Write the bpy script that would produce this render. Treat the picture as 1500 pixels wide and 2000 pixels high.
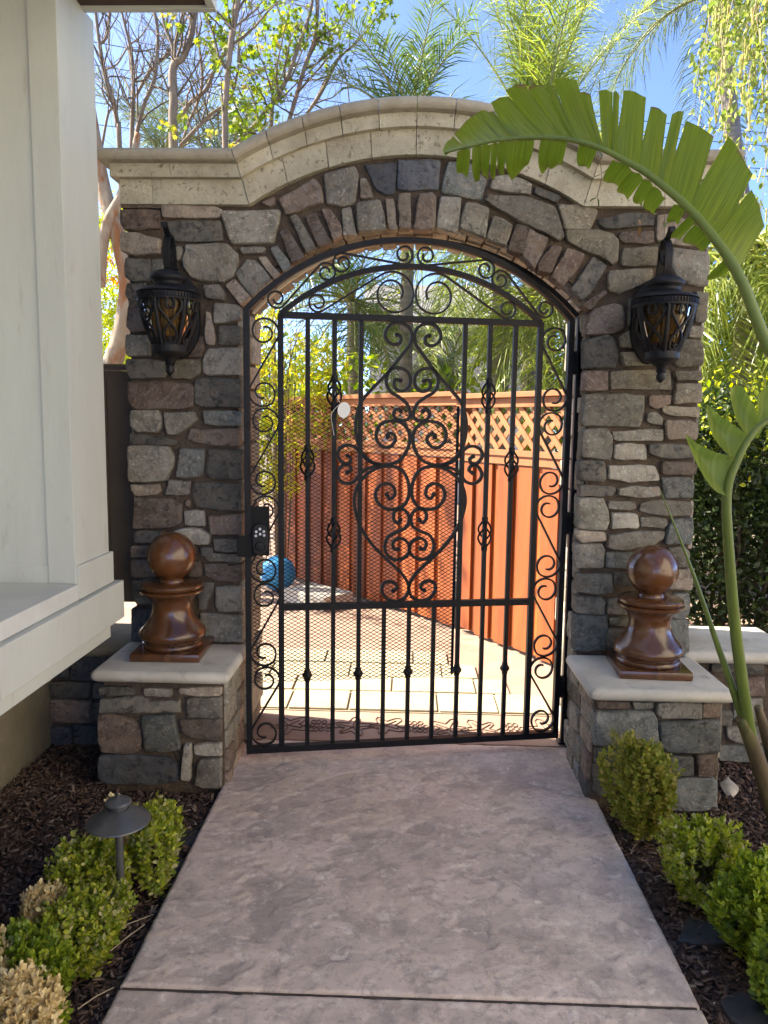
import bpy, bmesh, math, random
import numpy as np
from mathutils import Vector, Matrix, noise
R = math.radians
rnd = random.Random(7)
for o in list(bpy.data.objects): bpy.data.objects.remove(o)
SC = bpy.context.scene
COL = SC.collection
# ------------------------------------------------------------------ camera
cam_d = bpy.data.cameras.new('camera'); cam = bpy.data.objects.new('camera', cam_d); COL.objects.link(cam)
def cam_axes(p, y, r):
    f = Vector((-math.sin(y)*math.cos(p), math.cos(y)*math.cos(p), -math.sin(p)))
    rt = Vector((math.cos(y), math.sin(y), 0)); up = rt.cross(f)
    return math.cos(r)*rt + math.sin(r)*up, -math.sin(r)*rt + math.cos(r)*up, f
_r, _u, _f = cam_axes(0.1163, 0.02899, 0.01316)
m = Matrix((_r, _u, -_f)).transposed().to_4x4(); m.translation = (0, 0, 1.45)
cam.matrix_world = m
cam_d.sensor_fit = 'VERTICAL'; cam_d.sensor_height = 36; cam_d.sensor_width = 27; cam_d.lens = 26.72
cam_d.clip_start = 0.05; cam_d.clip_end = 1000
SC.camera = cam
# ------------------------------------------------------------------ sky, sun, exposure
SUN_EL, SUN_AZ = 45.0, (-0.986, 0.165)          # the sun stands to the left, a little beyond the wall
wd = bpy.data.worlds.new('World'); SC.world = wd; wd.use_nodes = True
wn = wd.node_tree.nodes; wn.clear()
sky = wn.new('ShaderNodeTexSky'); sky.sky_type = 'NISHITA'; sky.sun_disc = False
sky.sun_elevation = R(SUN_EL); sky.sun_rotation = math.atan2(SUN_AZ[0], SUN_AZ[1])
sky.altitude = 100; sky.air_density = 0.17; sky.dust_density = 0.6; sky.ozone_density = 7.0
bg = wn.new('ShaderNodeBackground'); bg.inputs[1].default_value = 0.15
wo = wn.new('ShaderNodeOutputWorld')
wd.node_tree.links.new(sky.outputs[0], bg.inputs[0]); wd.node_tree.links.new(bg.outputs[0], wo.inputs[0])
sd = bpy.data.lights.new('sun', 'SUN'); sd.energy = 2.0; sd.angle = R(0.53); sd.color = (1.0, 0.94, 0.85)
so = bpy.data.objects.new('sun', sd); COL.objects.link(so)
_d = Vector((SUN_AZ[0]*math.cos(R(SUN_EL)), SUN_AZ[1]*math.cos(R(SUN_EL)), math.sin(R(SUN_EL))))
so.rotation_euler = _d.to_track_quat('Z', 'Y').to_euler(); so.location = _d*30
vs = SC.view_settings; vs.view_transform = 'Standard'; vs.look = 'None'; vs.gamma = 1; vs.use_curve_mapping = False
vs.exposure = 3.3
vs.use_white_balance = True; vs.white_balance_temperature = 7300; vs.white_balance_tint = 7
SC.cycles.max_bounces = 8; SC.cycles.diffuse_bounces = 5; SC.cycles.transparent_max_bounces = 8
SC.cycles.sample_clamp_indirect = 6
SC.cycles.use_denoising = True

# ------------------------------------------------------------------ materials
def mat(name, col, rough=0.7, col2=None, scale=8.0, detail=6, bump=0.0, bscale=None, spec=0.4, metal=0.0, rand=0.0, lo=0.35, hi=0.65, coords='Object', stretch=(1,1,1), coat=0.0, col3=None, scale3=3.0, lo3=.5, hi3=.7, distort=0.0):
    m = bpy.data.materials.new(name); m.use_nodes = True
    nt = m.node_tree; n = nt.nodes; L = nt.links.new; n.clear()
    out = n.new('ShaderNodeOutputMaterial'); b = n.new('ShaderNodeBsdfPrincipled'); L(b.outputs[0], out.inputs[0])
    b.inputs['Roughness'].default_value = rough; b.inputs['Metallic'].default_value = metal
    b.inputs['Specular IOR Level'].default_value = spec; b.inputs['Coat Weight'].default_value = coat
    b.inputs['Coat Roughness'].default_value = 0.15
    tc = n.new('ShaderNodeTexCoord'); mp = n.new('ShaderNodeMapping'); L(tc.outputs[coords], mp.inputs[0])
    mp.inputs['Scale'].default_value = stretch
    oi = n.new('ShaderNodeObjectInfo')
    if rand > 0:
        mul = n.new('ShaderNodeMath'); mul.operation = 'MULTIPLY'; mul.inputs[1].default_value = 37.0
        L(oi.outputs['Random'], mul.inputs[0]); L(mul.outputs[0], mp.inputs['Location'])
    def nz(s, d, dist=0.0):
        t = n.new('ShaderNodeTexNoise'); t.inputs['Scale'].default_value = s; t.inputs['Detail'].default_value = d
        t.inputs['Distortion'].default_value = dist
        t.inputs['Roughness'].default_value = 0.62; L(mp.outputs[0], t.inputs['Vector']); return t.outputs['Fac']
    def ramp(s, lo, hi, a, bb):
        r = n.new('ShaderNodeMapRange'); r.inputs[1].default_value = lo; r.inputs[2].default_value = hi; L(s, r.inputs[0])
        x = n.new('ShaderNodeMix'); x.data_type = 'RGBA'; L(r.outputs[0], x.inputs['Factor'])
        for sock, v in ((x.inputs['A'], a), (x.inputs['B'], bb)):
            if isinstance(v, tuple): sock.default_value = (*v, 1)
            else: L(v, sock)
        return x.outputs['Result']
    c = col
    if col2 is not None: c = ramp(nz(scale, detail, distort), lo, hi, col, col2)
    if col3 is not None: c = ramp(nz(scale3, 8, 0.5), lo3, hi3, c, col3)
    if rand > 0:
        h = n.new('ShaderNodeHueSaturation'); mr = n.new('ShaderNodeMapRange')
        mr.inputs[3].default_value = 1-rand; mr.inputs[4].default_value = 1+rand
        L(oi.outputs['Random'], mr.inputs[0]); L(mr.outputs[0], h.inputs['Value'])
        if isinstance(c, tuple): h.inputs['Color'].default_value = (*c, 1)
        else: L(c, h.inputs['Color'])
        c = h.outputs[0]
    if isinstance(c, tuple): b.inputs['Base Color'].default_value = (*c, 1)
    else: L(c, b.inputs['Base Color'])
    if bump > 0:
        bp = n.new('ShaderNodeBump'); bp.inputs['Strength'].default_value = bump; bp.inputs['Distance'].default_value = 0.02
        L(nz(bscale or scale*3, 10), bp.inputs['Height']); L(bp.outputs[0], b.inputs['Normal'])
    return m
def leafmat(name, cols, trans=0.35, rough=0.45, spec=0.35, tcol=None):
    """thin leaf: colour differs from leaf to leaf, lets light through"""
    m = bpy.data.materials.new(name); m.use_nodes = True
    nt = m.node_tree; n = nt.nodes; L = nt.links.new; n.clear()
    out = n.new('ShaderNodeOutputMaterial'); b = n.new('ShaderNodeBsdfPrincipled')
    b.inputs['Roughness'].default_value = rough; b.inputs['Specular IOR Level'].default_value = spec
    g = n.new('ShaderNodeNewGeometry'); r = n.new('ShaderNodeValToRGB')
    L(g.outputs['Random Per Island'], r.inputs[0])
    e = r.color_ramp.elements
    while len(e) < len(cols): e.new(0.5)
    for i, k in enumerate(cols): e[i].position = i/max(1, len(cols)-1); e[i].color = (*k, 1)
    L(r.outputs[0], b.inputs['Base Color'])
    t = n.new('ShaderNodeBsdfTranslucent'); h = n.new('ShaderNodeHueSaturation'); h.inputs['Saturation'].default_value = 1.1; h.inputs['Value'].default_value = 1.8
    L(r.outputs[0], h.inputs['Color']); L(h.outputs[0], t.inputs[0])
    mx = n.new('ShaderNodeMixShader'); mx.inputs[0].default_value = trans
    L(b.outputs[0], mx.inputs[1]); L(t.outputs[0], mx.inputs[2]); L(mx.outputs[0], out.inputs[0])
    return m

# ------------------------------------------------------------------ mesh helpers
class MB:
    def __init__(s): s.v = []; s.f = []
    def add(s, v, f):
        k = len(s.v); s.v += [tuple(p) for p in v]; s.f += [tuple(i+k for i in q) for q in f]; return s
    def box(s, a, b, M=None):
        (x0,y0,z0),(x1,y1,z1) = a, b
        v = [(x,y,z) for z in (z0,z1) for y in (y0,y1) for x in (x0,x1)]
        if M is not None: v = [tuple(M @ Vector(p)) for p in v]
        return s.add(v, [(0,2,3,1),(4,5,7,6),(0,1,5,4),(2,6,7,3),(0,4,6,2),(1,3,7,5)])
    def bar(s, p, q, w, d, up=(0,0,1)):
        """a bar from p to q, w wide across 'up x dir', d along up-ish"""
        p, q = Vector(p), Vector(q); t = (q-p); l = t.length; t.normalize()
        u = Vector(up); a = t.cross(u)
        if a.length < 1e-4: a = t.cross(Vector((1,0,0)))
        a.normalize(); b = a.cross(t)
        v = []
        for o in (p, q):
            for i, j in ((-1,-1),(1,-1),(1,1),(-1,1)): v.append(o + a*(i*w/2) + b*(j*d/2))
        return s.add(v, [(3,2,1,0),(4,5,6,7),(0,1,5,4),(1,2,6,5),(2,3,7,6),(3,0,4,7)])
    def sweep(s, pts, prof, closed=False, fixed=None):
        """sweep profile [(a,b)] along pts; fixed = constant side axis b"""
        n = len(pts); pts = [Vector(p) for p in pts]; k = len(prof); v = []
        for i in range(n):
            t = (pts[min(i+1,n-1)] - pts[max(i-1,0)]).normalized()
            fx = Vector(fixed)
            a = t.cross(fx).normalized()
            for (x, y) in prof: v.append(pts[i] + a*x + fx*y)
        f = [(i*k+j, i*k+(j+1)%k, (i+1)*k+(j+1)%k, (i+1)*k+j) for i in range(n-1) for j in range(k)]
        f += [tuple(range(k))[::-1], tuple((n-1)*k+j for j in range(k))]
        return s.add(v, f)
    def tube(s, pts, rad, n=8):
        pts = [Vector(p) for p in pts]; m_ = len(pts)
        if not hasattr(rad, '__len__'): rad = [rad]*m_
        v = []; prev = None
        for i in range(m_):
            t = (pts[min(i+1,m_-1)] - pts[max(i-1,0)]).normalized()
            if prev is None:
                a = t.orthogonal().normalized()
            else:
                a = (prev - t*prev.dot(t)); a = a.normalized() if a.length > 1e-5 else t.orthogonal().normalized()
            prev = a; b = t.cross(a)
            for j in range(n):
                th = 2*math.pi*j/n; v.append(pts[i] + (a*math.cos(th)+b*math.sin(th))*rad[i])
        f = [(i*n+j, i*n+(j+1)%n, (i+1)*n+(j+1)%n, (i+1)*n+j) for i in range(m_-1) for j in range(n)]
        f += [tuple(range(n))[::-1], tuple((m_-1)*n+j for j in range(n))]
        return s.add(v, f)
    def lathe(s, prof, n=32, c=(0,0,0)):
        v = []; k = len(prof)
        for j in range(n):
            th = 2*math.pi*j/n
            for r, z in prof: v.append((c[0]+r*math.cos(th), c[1]+r*math.sin(th), c[2]+z))
        f = [(j*k+i, ((j+1)%n)*k+i, ((j+1)%n)*k+i+1, j*k+i+1) for j in range(n) for i in range(k-1)]
        f += [tuple(j*k for j in range(n))[::-1], tuple(j*k+k-1 for j in range(n))]
        return s.add(v, f)
    def prism(s, poly, y0, y1):
        """polygon in x,z pushed from y0 to y1"""
        n = len(poly); v = [(x,y0,z) for x,z in poly] + [(x,y1,z) for x,z in poly]
        return s.add(v, [tuple(range(n)), tuple(range(2*n-1, n-1, -1))] + [(i, n+i, n+(i+1)%n, (i+1)%n) for i in range(n)])
    def build(s, name, m, parent=None, smooth=False, bevel=0, angle=None, loc=None):
        me = bpy.data.meshes.new(name); me.from_pydata(s.v, [], s.f); me.materials.append(m)
        bm = bmesh.new(); bm.from_mesh(me); bmesh.ops.recalc_face_normals(bm, faces=bm.faces)
        if bevel: bmesh.ops.bevel(bm, geom=list(bm.edges), offset=bevel, segments=2, profile=0.6, affect='EDGES', clamp_overlap=True)
        bm.to_mesh(me); bm.free()
        if smooth:
            me.polygons.foreach_set('use_smooth', [True]*len(me.polygons))
            if angle: me.set_sharp_from_angle(angle=R(angle))
        o = bpy.data.objects.new(name, me); COL.objects.link(o)
        if parent: o.parent = parent
        if loc: o.location = loc
        return o
def quick(name, v, f, m, parent=None, smooth=False):
    me = bpy.data.meshes.new(name); me.from_pydata(v, [], f); me.materials.append(m)
    if smooth: me.polygons.foreach_set('use_smooth', [True]*len(me.polygons))
    o = bpy.data.objects.new(name, me); COL.objects.link(o)
    if parent: o.parent = parent
    return o
def thing(name, label, cat, loc=(0,0,0), rz=0, group=None):
    o = bpy.data.objects.new(name, None); COL.objects.link(o); o.location = loc; o.rotation_euler = (0,0,rz)
    o.empty_display_size = .05
    o['label'] = label; o['category'] = cat
    if group: o['group'] = group
    return o
def tag(o, label, cat, group=None):
    o['label'] = label; o['category'] = cat
    if group: o['group'] = group
    return o
def keep(o, parent):      # parent set with the part's world position kept
    o.parent = parent; o.matrix_parent_inverse = Matrix.LocRotScale(parent.location, parent.rotation_euler, None).inverted(); return o
def struct(o): o['kind'] = 'structure'; return o
def stuff(o): o['kind'] = 'stuff'; return o
def lerp(a, b, t): return a+(b-a)*t
def spline(pts, n=6):
    P = [Vector(p) for p in pts]; out = []
    for i in range(len(P)-1):
        p0, p1, p2, p3 = P[max(i-1,0)], P[i], P[i+1], P[min(i+2, len(P)-1)]
        for k in range(n):
            t = k/n
            out.append(0.5*((2*p1)+(p2-p0)*t+(2*p0-5*p1+4*p2-p3)*t*t+(3*p1-p0-3*p2+p3)*t**3))
    out.append(P[-1]); return out

# stone and rock
S_COL = {'g': ((.29,.27,.22), (.165,.15,.12)), 'd': ((.085,.085,.078), (.19,.17,.135)), 'b': ((.22,.16,.12), (.14,.10,.08)),
 't': ((.37,.305,.23), (.24,.185,.14)), 'p': ((.235,.18,.138), (.145,.108,.082)), 'l': ((.42,.385,.32), (.29,.26,.215)),
 'n': ((.075,.08,.095), (.14,.145,.15)), 's': ((.20,.205,.185), (.115,.12,.11)), 'o': ((.28,.24,.17), (.17,.145,.105))}
def stonemat(name, a, b, c):
    """field stone: blotches of three earth tones, mineral streaks, pits and pale scuffs; grain differs from stone to stone"""
    m = bpy.data.materials.new(name); m.use_nodes = True
    nt = m.node_tree; n = nt.nodes; L = nt.links.new; n.clear()
    out = n.new('ShaderNodeOutputMaterial'); p = n.new('ShaderNodeBsdfPrincipled'); L(p.outputs[0], out.inputs[0])
    p.inputs['Roughness'].default_value = .82; p.inputs['Specular IOR Level'].default_value = .25
    tc = n.new('ShaderNodeTexCoord'); oi = n.new('ShaderNodeObjectInfo'); mp = n.new('ShaderNodeMapping'); L(tc.outputs['Object'], mp.inputs[0])
    cx = n.new('ShaderNodeCombineXYZ'); m1 = n.new('ShaderNodeMath'); m1.operation = 'MULTIPLY'; m1.inputs[1].default_value = 53; L(oi.outputs['Random'], m1.inputs[0])
    L(m1.outputs[0], cx.inputs[0]); L(m1.outputs[0], cx.inputs[2]); L(cx.outputs[0], mp.inputs['Location'])
    m2 = n.new('ShaderNodeMath'); m2.operation = 'MULTIPLY'; m2.inputs[1].default_value = 3.1; L(oi.outputs['Random'], m2.inputs[0])
    c2 = n.new('ShaderNodeCombineXYZ'); L(m2.outputs[0], c2.inputs[1]); L(c2.outputs[0], mp.inputs['Rotation'])
    def nz(s, d, dist=0, st=None, ro=.65):
        t = n.new('ShaderNodeTexNoise'); t.inputs['Scale'].default_value = s; t.inputs['Detail'].default_value = d; t.inputs['Distortion'].default_value = dist; t.inputs['Roughness'].default_value = ro
        v = mp.outputs[0]
        if st:
            k = n.new('ShaderNodeMapping'); k.inputs['Scale'].default_value = st; L(v, k.inputs[0]); v = k.outputs[0]
        L(v, t.inputs['Vector']); return t.outputs['Fac']
    def mix(f, lo, hi, x, y):
        r = n.new('ShaderNodeMapRange'); r.inputs[1].default_value = lo; r.inputs[2].default_value = hi; L(f, r.inputs[0])
        q = n.new('ShaderNodeMix'); q.data_type = 'RGBA'; L(r.outputs[0], q.inputs['Factor'])
        for so_, v in ((q.inputs['A'], x), (q.inputs['B'], y)):
            if isinstance(v, tuple): so_.default_value = (*v, 1)
            else: L(v, so_)
        return q.outputs['Result']
    k = mix(nz(7, 8, .8), .36, .62, a, b)
    k = mix(nz(11, 9, 1.2, (1, 1, 2.5)), .50, .68, k, c)
    k = mix(nz(30, 9, .8), .50, .68, k, tuple(x*.36 for x in a))
    k = mix(nz(55, 8, .5, (1, 1, 2)), .56, .70, k, tuple(min(.6, x*1.5+.03) for x in a))
    k = mix(nz(8, 11, .6, (2.2, 2.2, .8), .75), .70, .73, k, (.62,.60,.56))
    h = n.new('ShaderNodeHueSaturation'); mr = n.new('ShaderNodeMapRange'); mr.inputs[3].default_value = .66; mr.inputs[4].default_value = 1.28; L(oi.outputs['Random'], mr.inputs[0]); L(mr.outputs[0], h.inputs['Value']); L(k, h.inputs['Color'])
    L(h.outputs[0], p.inputs['Base Color'])
    b1 = n.new('ShaderNodeBump'); b1.inputs['Strength'].default_value = .9; b1.inputs['Distance'].default_value = .012; L(nz(16, 12, .6, None, .7), b1.inputs['Height'])
    b2 = n.new('ShaderNodeBump'); b2.inputs['Strength'].default_value = .7; b2.inputs['Distance'].default_value = .004; L(nz(75, 8, 0, None, .7), b2.inputs['Height']); L(b1.outputs[0], b2.inputs['Normal'])
    L(b2.outputs[0], p.inputs['Normal']); return m
_third = {'g': (.25,.20,.15), 'd': (.16,.13,.10), 'b': (.26,.21,.17), 't': (.30,.27,.23), 'p': (.21,.19,.175), 'l': (.33,.29,.22), 'n': (.11,.095,.08), 's': (.25,.225,.185), 'o': (.22,.205,.17)}
M_ST = {k: stonemat('stone_'+k, a, b, _third[k]) for k, (a, b) in S_COL.items()}
M_MORTAR = mat('mortar', (.135,.097,.066), .95, (.085,.06,.042), 14, 10, .9, 60)
M_TRAV = mat('travertine', (.53,.48,.35), .75, (.37,.325,.225), 7, 11, .45, 60, rand=.12, col3=(.20,.165,.11), scale3=52, lo3=.575, hi3=.66, distort=.2)
M_CAP = mat('cast_stone', (.42,.375,.28), .75, (.30,.26,.19), 5, 10, .25, 70, rand=.06, distort=.8, col3=(.22,.185,.135), scale3=11, lo3=.58, hi3=.72)
M_PCAP = mat('grey_cast_stone', (.60,.555,.46), .7, (.47,.43,.35), 6, 8, .2, 70, col3=(.28,.25,.205), scale3=7, lo3=.58, hi3=.74)
M_IRON = mat('black_iron', (.006,.0055,.0055), .48, (.010,.009,.009), 30, 4, .08, 200, spec=.22)
M_SCREEN = mat('black_screen', (.006,.006,.006), .6, spec=.2)
M_LANT = mat('black_cast_iron', (.006,.006,.007), .5, (.012,.012,.013), 25, 4, .15, 120, spec=.28)
M_WOOD = mat('turned_wood', (.135,.050,.016), .26, (.035,.014,.007), 6, 9, .05, 60, spec=.5, coat=.45, lo=.35, hi=.7, stretch=(1,1,.55), col3=(.27,.13,.05), scale3=6, lo3=.6, hi3=.8)
M_WHITE = mat('cream_paint', (.54,.56,.495), .5, (.485,.50,.44), 2.2, 10, .10, 16, col3=(.44,.43,.365), scale3=15, lo3=.60, hi3=.76, stretch=(1.6,1.6,.45))
M_SILL = mat('cream_paint_dusty', (.60,.60,.55), .7, (.52,.52,.47), 5, 8, .08, 20, col3=(.10,.09,.08), scale3=60, lo3=.72, hi3=.76)
M_SOFFIT = mat('brown_soffit', (.085,.055,.038), .8, (.06,.04,.028), 8)
M_STUCCO = mat('foundation_stucco', (.25,.215,.15), .9, (.19,.165,.115), 8, 8, .3, 80)
M_PANEL = mat('brown_painted_wood', (.15,.12,.095), .7, (.12,.095,.075), 6)
def stone_rings(poly, proud, seed, depth=.05, rough=.004, rounds=2, cut=.12):
    """one rock: polygon in (u, w); returns verts (u, h, w) with h = height above the mortar"""
    r_ = random.Random(seed)
    P = [Vector((x, z)) for x, z in poly]
    A = sum(P[i].x*P[(i+1) % len(P)].y - P[(i+1) % len(P)].x*P[i].y for i in range(len(P)))
    if A < 0: P.reverse()
    n0 = len(P); Q = []
    for i in range(n0):                      # add a wavering mid point on long sides
        a, b = P[i], P[(i+1) % n0]; Q.append(a)
        l = (b-a).length
        if l > .05:
            k = 2 if l > .12 else 1
            for j in range(1, k+1):
                t = j/(k+1); nn = Vector((-(b-a).y, (b-a).x)).normalized(); Q.append(a.lerp(b, t) + nn*r_.uniform(-.004, .004))
    P = Q
    for _ in range(rounds):
        Q = []
        for i in range(len(P)):
            a, b = P[i], P[(i+1) % len(P)]; Q += [a.lerp(b, cut), a.lerp(b, 1-cut)]
        P = Q
    c = sum(P, Vector((0, 0)))/len(P)
    n = len(P); v = []
    tilt = Vector((r_.uniform(-.03, .03), r_.uniform(-.03, .03)))
    size = max((p-c).length for p in P)
    rings = [(-.004, -depth), (-.005, proud*.35), (-.0025, proud*.80), (.0025, proud*.99), (.018, proud*1.03)]
    ik = min(1.0, min((p-c).length for p in P)/.05)
    for ins, h in rings:
        ins *= ik
        for p in P:
            d = (p-c); l = d.length; q = c + d*max(.15, 1-ins/l)
            hh = h
            if h > 0:
                hh += noise.noise(Vector((q.x*14+seed, q.y*14, seed*.37)))*rough + noise.noise(Vector((q.x*45+seed, q.y*45, 2)))*rough*.6 + (q-c).dot(tilt)*(h/proud)
            if ins > -.004: q = q + Vector((noise.noise(Vector((q.x*60, q.y*60, seed))), noise.noise(Vector((q.x*60, q.y*60, seed+9)))))*.0022
            v.append((q.x, hh, q.y))
    k0 = len(rings)
    for fr in (.62, .3):
        for p in P:
            d = (p-c)*fr; q = c+d
            hh = proud*1.05 + noise.noise(Vector((q.x*14+seed, q.y*14, seed*.37)))*rough + noise.noise(Vector((q.x*45+seed, q.y*45, 2)))*rough*.45 + (q-c).dot(tilt)
            v.append((q.x, hh, q.y))
        k0 += 1
    v.append((c.x, proud*1.05 + noise.noise(Vector((c.x*14+seed, c.y*14, seed*.37)))*rough, c.y))
    f = [(r*n+i, r*n+(i+1) % n, (r+1)*n+(i+1) % n, (r+1)*n+i) for r in range(k0-1) for i in range(n)]
    f += [((k0-1)*n+i, (k0-1)*n+(i+1) % n, len(v)-1) for i in range(n)]
    return v, f
_seed = [0]
def stone(poly, typ, face, parent, proud=None, rough=.004, name='stone', cut=.12):
    """face(u, w, h) -> world point"""
    _seed[0] += 1; s = _seed[0]; r_ = random.Random(s*13+5)
    v, f = stone_rings(poly, proud or r_.uniform(.016, .03), s, rough=rough, cut=cut)
    P = [Vector(face(u, w, h)) for u, h, w in v]
    c = sum(P, Vector())/len(P)
    b = MB().add([p-c for p in P], f)
    return b.build(name, M_ST[typ], parent, smooth=True, angle=38, loc=c - parent.location)
def courses(u0, u1, w0, w1, r_, hmin=.07, hmax=.13, lmin=.10, lmax=.26, gap=.014):
    """irregular courses filling a rectangle"""
    out = []; w = w0
    while w < w1-.03:
        h = min(r_.uniform(hmin, hmax), w1-w)
        if w1-(w+h) < .05: h = w1-w
        u = u0
        while u < u1-.02:
            l = min(r_.uniform(lmin, lmax), u1-u)
            if u1-(u+l) < .06: l = u1-u
            j = lambda: r_.uniform(-.006, .006)
            out.append([(u+gap/2+j(), w+gap/2+j()), (u+l-gap/2+j(), w+gap/2+j()), (u+l-gap/2+j(), w+h-gap/2+j()), (u+gap/2+j(), w+h-gap/2+j())])
            u += l
        w += h
    return out

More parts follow.
